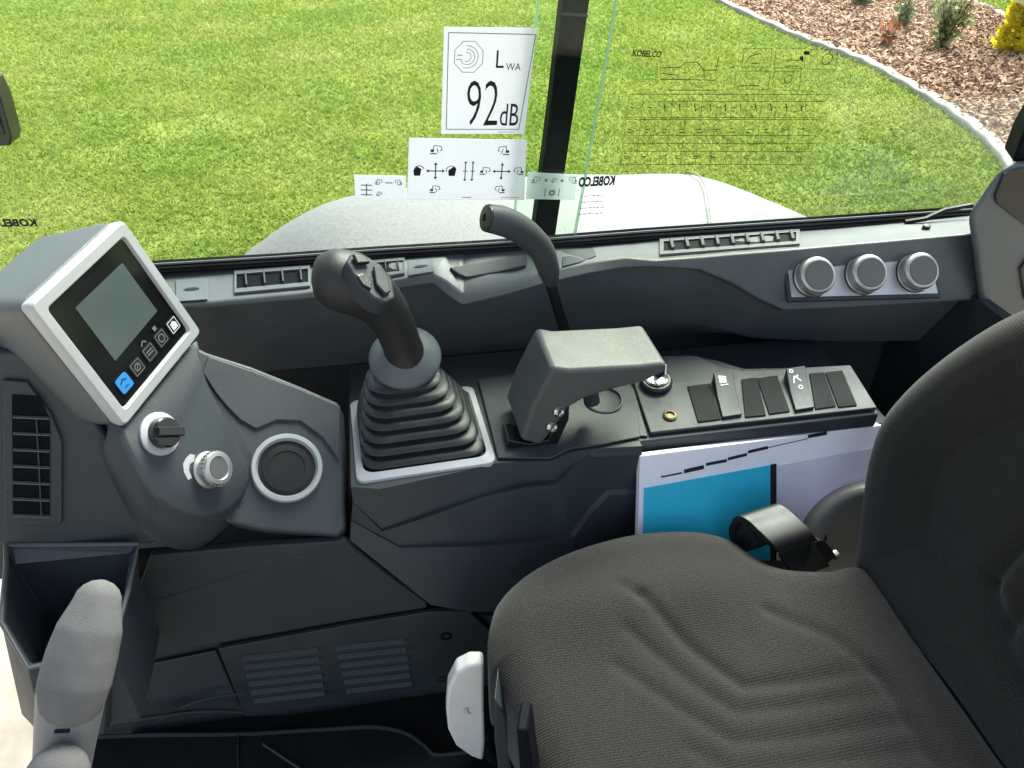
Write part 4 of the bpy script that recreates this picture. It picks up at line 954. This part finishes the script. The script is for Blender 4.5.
# ================================================================== SEAT
st = thing('operator_seat', 'dark brownish grey woven fabric operator seat with moulded chevron grooves', 'seat', V((.35, .45, 0)))
def seg_dist(px, py, poly):
    d = np.full(px.shape, 1e9)
    for (x0, y0), (x1, y1) in zip(poly, poly[1:]):
        dx, dy = x1 - x0, y1 - y0; t = np.clip(((px - x0) * dx + (py - y0) * dy) / (dx * dx + dy * dy + 1e-12), 0, 1)
        d = np.minimum(d, np.hypot(px - x0 - t * dx, py - y0 - t * dy))
    return d
def cushion(name, outline2d, frame, rnd, depth, grooves, extra, parent, rings=110):
    """an upholstered pad: rounded at its rim, with pressed grooves; outline2d in the frame (o, u, v, n)"""
    o, u, v, n = frame
    O = np.array([(p.x, p.y) for p in smooth_closed([V((a, b, 0)) for a, b in outline2d], 14)])
    c = O.mean(0); N = len(O); S = 1 - (1 - np.linspace(0, 1, rings)) ** 1.0
    vs, uv = [], []
    P = c + (O - c)[None] * (1 - S[:, None, None] * .995)
    x, y = P[..., 0], P[..., 1]
    d = seg_dist(x.ravel(), y.ravel(), [tuple(q) for q in np.vstack([O, O[:1]])]).reshape(x.shape)
    h = np.where(d < rnd, -rnd + np.sqrt(np.maximum(0, rnd ** 2 - (rnd - d) ** 2)), 0) * .9
    for poly, dep, wdt in grooves:
        g_ = seg_dist(x.ravel(), y.ravel(), poly).reshape(x.shape); h -= dep * np.exp(-(g_ / wdt) ** 2)
    h += extra(x, y, d)
    ov, nv, uu, vv = np.array(o), np.array(n), np.array(u), np.array(v)
    W3 = ov + x[..., None] * uu + y[..., None] * vv + h[..., None] * nv
    low = ov + O[:, :1] * uu + O[:, 1:] * vv - nv * depth
    low_in = ov + (c + (O - c) * .97)[:, :1] * uu + (c + (O - c) * .97)[:, 1:] * vv - nv * (depth + .01)
    allv = np.vstack([low_in, low, W3.reshape(-1, 3)]); R_ = rings + 2
    fs = [(k * N + i, k * N + (i + 1) % N, (k + 1) * N + (i + 1) % N, (k + 1) * N + i) for k in range(R_ - 1) for i in range(N)]
    fs += [tuple(reversed(range(N))), tuple(range((R_ - 1) * N, R_ * N))]
    loc = WL[parent.name]
    me = bpy.data.meshes.new(name); me.from_pydata([tuple(q) for q in allv - np.array(loc)], [], fs)
    ul = me.uv_layers.new(name='UVMap'); rel = allv - ov
    U_ = rel @ uu; V__ = rel @ vv; hh = rel @ nv
    U_[:2 * N] += hh[:2 * N] * .7; V__[:2 * N] += hh[:2 * N] * .7
    li = np.empty(len(me.loops), np.int32); me.loops.foreach_get('vertex_index', li)
    ul.data.foreach_set('uv', np.stack([U_[li], V__[li]], 1).ravel().astype(np.float32))
    for p in me.polygons: p.use_smooth = True
    me.materials.append(M['seat fabric'])
    ob = bpy.data.objects.new(name, me); C.objects.link(ob); ob.parent = parent; WL[ob.name] = loc
    return ob
SZ = .35
def sxy(x, y, z=SZ): p = aZ(x, y, z); return (p.x, p.y)
far = [sxy(x, y, SZ - .030) for x, y in [(489, 672), (488, 638), (497, 606), (520, 580), (556, 559), (598, 544), (640, 535), (690, 533), (728, 541), (758, 560), (782, 570), (820, 573), (864, 573)]]
xb = .585
out2 = far + [(xb, .50), (xb, .35), (xb, .24), (.5, .19), (.3, .18), (.15, .20), (.118, .26), (.108, .33), (.096, .40), (.086, .47), (.070, .53)]
gl = []
for q, dp in (([(640, 597), (692, 643), (745, 679), (800, 676), (872, 668)], .0060), ([(628, 628), (692, 675), (738, 704), (800, 700), (893, 689)], .0045), ([(618, 662), (692, 708), (735, 734), (800, 731), (909, 719)], .0045), ([(690, 742), (735, 765), (920, 748)], .0035),
              ([(768, 608), (830, 633), (876, 668), (884, 676)], .005), ([(640, 597), (622, 588)], .004), ([(884, 678), (905, 712), (935, 760)], .0045)):
    gl.append(([sxy(*p) for p in q], dp * .78, .0095))
padpoly = [sxy(*p) for p in [(650, 600), (745, 676), (870, 666), (830, 633), (768, 608), (700, 590)]]
def ex(x, y, d):
    b = .012 * np.exp(-((y - .60) / .05) ** 2) * np.clip((.40 - x) / .1 + .5, 0, 1)
    r = np.hypot(x - .30, y - .43)
    return b - .012 * np.exp(-(r / .17) ** 2) + .0012 * np.sin(x * 21 + y * 9) * np.sin(y * 17)
cushion('cushion', out2, (V((0, 0, SZ)), V((1, 0, 0)), V((0, 1, 0)), V((0, 0, 1))), .048, .13, gl, ex, st)
# backrest: leans back from the rear edge of the cushion
bt_ = nrm(.25, 0, 1); bo = V((.572, 0, .335)); bnn = V((-bt_.z, 0, bt_.x)); bu = V((0, 1, 0))
def bxy(x, y, k=0.): p = on(x, y, bo + bnn * k, bnn) - bo; return (p.dot(bu), p.dot(bt_))
edge = [(872, 592), (861, 572), (864, 538), (868, 500), (876, 455), (889, 418), (912, 388), (945, 358), (985, 330), (1020, 311), (1060, 296), (1110, 286)]
e2 = [bxy(*p, -.034) for p in edge]
print('backrest edge', [(round(a, 3), round(b, 3)) for a, b in e2])
ztop = max(b for a, b in e2)
out3 = e2 + [(.30, ztop + .02), (.20, ztop - .03), (.155, ztop - .10), (.14, .30), (.14, .15), (.16, -.01), (.3, -.02), (.45, -.02)]
gb = []
for q, dp in (([(1060, 480), (1022, 524), (990, 560), (974, 580)], .009), ([(1060, 560), (1024, 592), (990, 630)], .008), ([(1070, 625), (1034, 655), (1010, 684)], .008), ([(974, 580), (989, 632), (1014, 688), (1060, 760)], .006)):
    gb.append(([bxy(*p) for p in q], dp, .010))
def ex2(x, y, d): return -.022 * np.clip((d - .06) / .06, 0, 1) ** 1.5 * 1. + .001 * np.sin(x * 19) * np.sin(y * 15)
cushion('backrest', out3, (bo, bu, bt_, bnn), .05, .10, gb, ex2, st)
MB().prism([V((.13, .22, .21)), V((.60, .22, .21)), V((.60, .64, .21)), V((.13, .60, .21))], (0, 0, -.16)).build('seat_base', 'black plastic', st, bevel=.02, seg=3)
MB().prism([aY(x, y, .50) for x, y in [(494, 700), (506, 716), (514, 790), (500, 790), (494, 740)]], (.02, .08, 0)).build('side_cover', 'panel plastic', st, bevel=.004)
MB().prism([aY(x, y, .40) for x, y in [(516, 731), (528, 731), (536, 790), (522, 800)]], (.01, .03, 0)).build('adjuster_lever', 'post black', st, bevel=.003)
# recliner cover and belt buckle between cushion, backrest and booklet
rc = aY(872, 555, .68); rcn = nrm(-.15, -.85, .50); ru = rcn.orthogonal().normalized()
MB().lathe(rc, rcn, [(.104, -.03), (.104, -.004), (.100, .001), (.092, .002), (.080, -.001), (.068, -.010), (.030, -.013), (0, -.013)], 48).build('recliner_cover', 'recliner grey', st, angle=50)
MB().lathe(on(818, 538, rc + rcn * -.009, rcn), rcn, [(.013, -.003), (.013, .001), (.009, .002), (.008, -.002), (0, -.002)], 20).build('pivot', 'black plastic', st, angle=40)
belt = thing('seat_belt', 'folded glossy black seat belt lying between the cushion and the booklet', 'seat belt', aY(770, 560, .67))
def strap(pts, half, name, thick=.003):
    """webbing folded over: the path is the fold, swept sideways by half"""
    P = smooth_open(pts, 6); mb = MB(); L = []
    for i, p in enumerate(P):
        t_ = (P[min(i + 1, len(P) - 1)] - P[max(i - 1, 0)]).normalized(); n_ = t_.cross(half).normalized() * thick
        L.append([p - half - n_, p + half - n_, p + half + n_, p - half + n_])
    return mb.loft(L).build(name, 'belt web', belt, bevel=.001, angle=50)
hv = (aY(800, 527, .69) - aY(752, 545, .66)) * .5
ctr = aY(765, 527, .69)
b0_ = aY(752, 528, .70)
a1, a2 = aY(733, 516, .70), aY(776, 502, .72)
hf = (a2 - a1) * .44
mid = (a1 + a2) * .5
fold = [aY(*q) for q in ((797, 546, .652), (790, 538, .655), (777, 526, .672), (767, 517, .69), (759, 513, .70), (753, 517, .706), (752, 530, .708), (757, 546, .70))]
strap(fold, hf, 'webbing_fold', .005)
fold2 = [aY(*q) for q in ((812, 572, .64), (804, 560, .648), (797, 549, .655), (802, 545, .66), (811, 551, .66), (820, 564, .655))]
MB().tube([mid - hf * .94 + V((.004, -.016, -.026)), mid + hf * .9 + V((.004, -.016, -.026))], [(.022, .027)] * 2, 20).build('loop_dark_filler', 'black plastic', belt)  # dark filler added so the inside of the belt loop reads as shaded
strap(fold2, hf * .9, 'buckle_strap')
MB().box(aY(832, 556, .665), (nrm(.8, .3, .1), nrm(-.3, .8, .3), nrm(0, -.3, .9)), (.012, .006, .004)).build('buckle', 'satin metal', belt, bevel=.004)

# white lever beside the cushion
wl = [(484, 657), (470, 657), (456, 664), (448, 680), (446, 702), (448, 722), (456, 738), (470, 748), (483, 753), (485, 735), (484, 700)]
wt = thing('lock_lever', 'white plastic release lever beside the front of the seat cushion', 'lever', aY(466, 752, .60))
MB().prism([aY(x, y + 9, .60) for x, y in wl], (.002, .022, .003)).build('lever_blade', 'white plastic', wt, bevel=.005, seg=3)
b = MB(); s = Sheet(aY(462, 718, .5995), (1, 0, 0), (0, -.05, 1))
s.pline(b, [(.002, .020), (.008, .024), (.009, .010), (.014, .008)], .0012); s.line(b, (.003, .012), (.006, .016), .001)
b.build('embossed_symbol', 'stalk grey', wt)
MB().tube([aY(482, 740, .615), aY(500, 770, .62), aY(520, 800, .62)], .010, 10).build('pivot_arm', 'black plastic', wt)
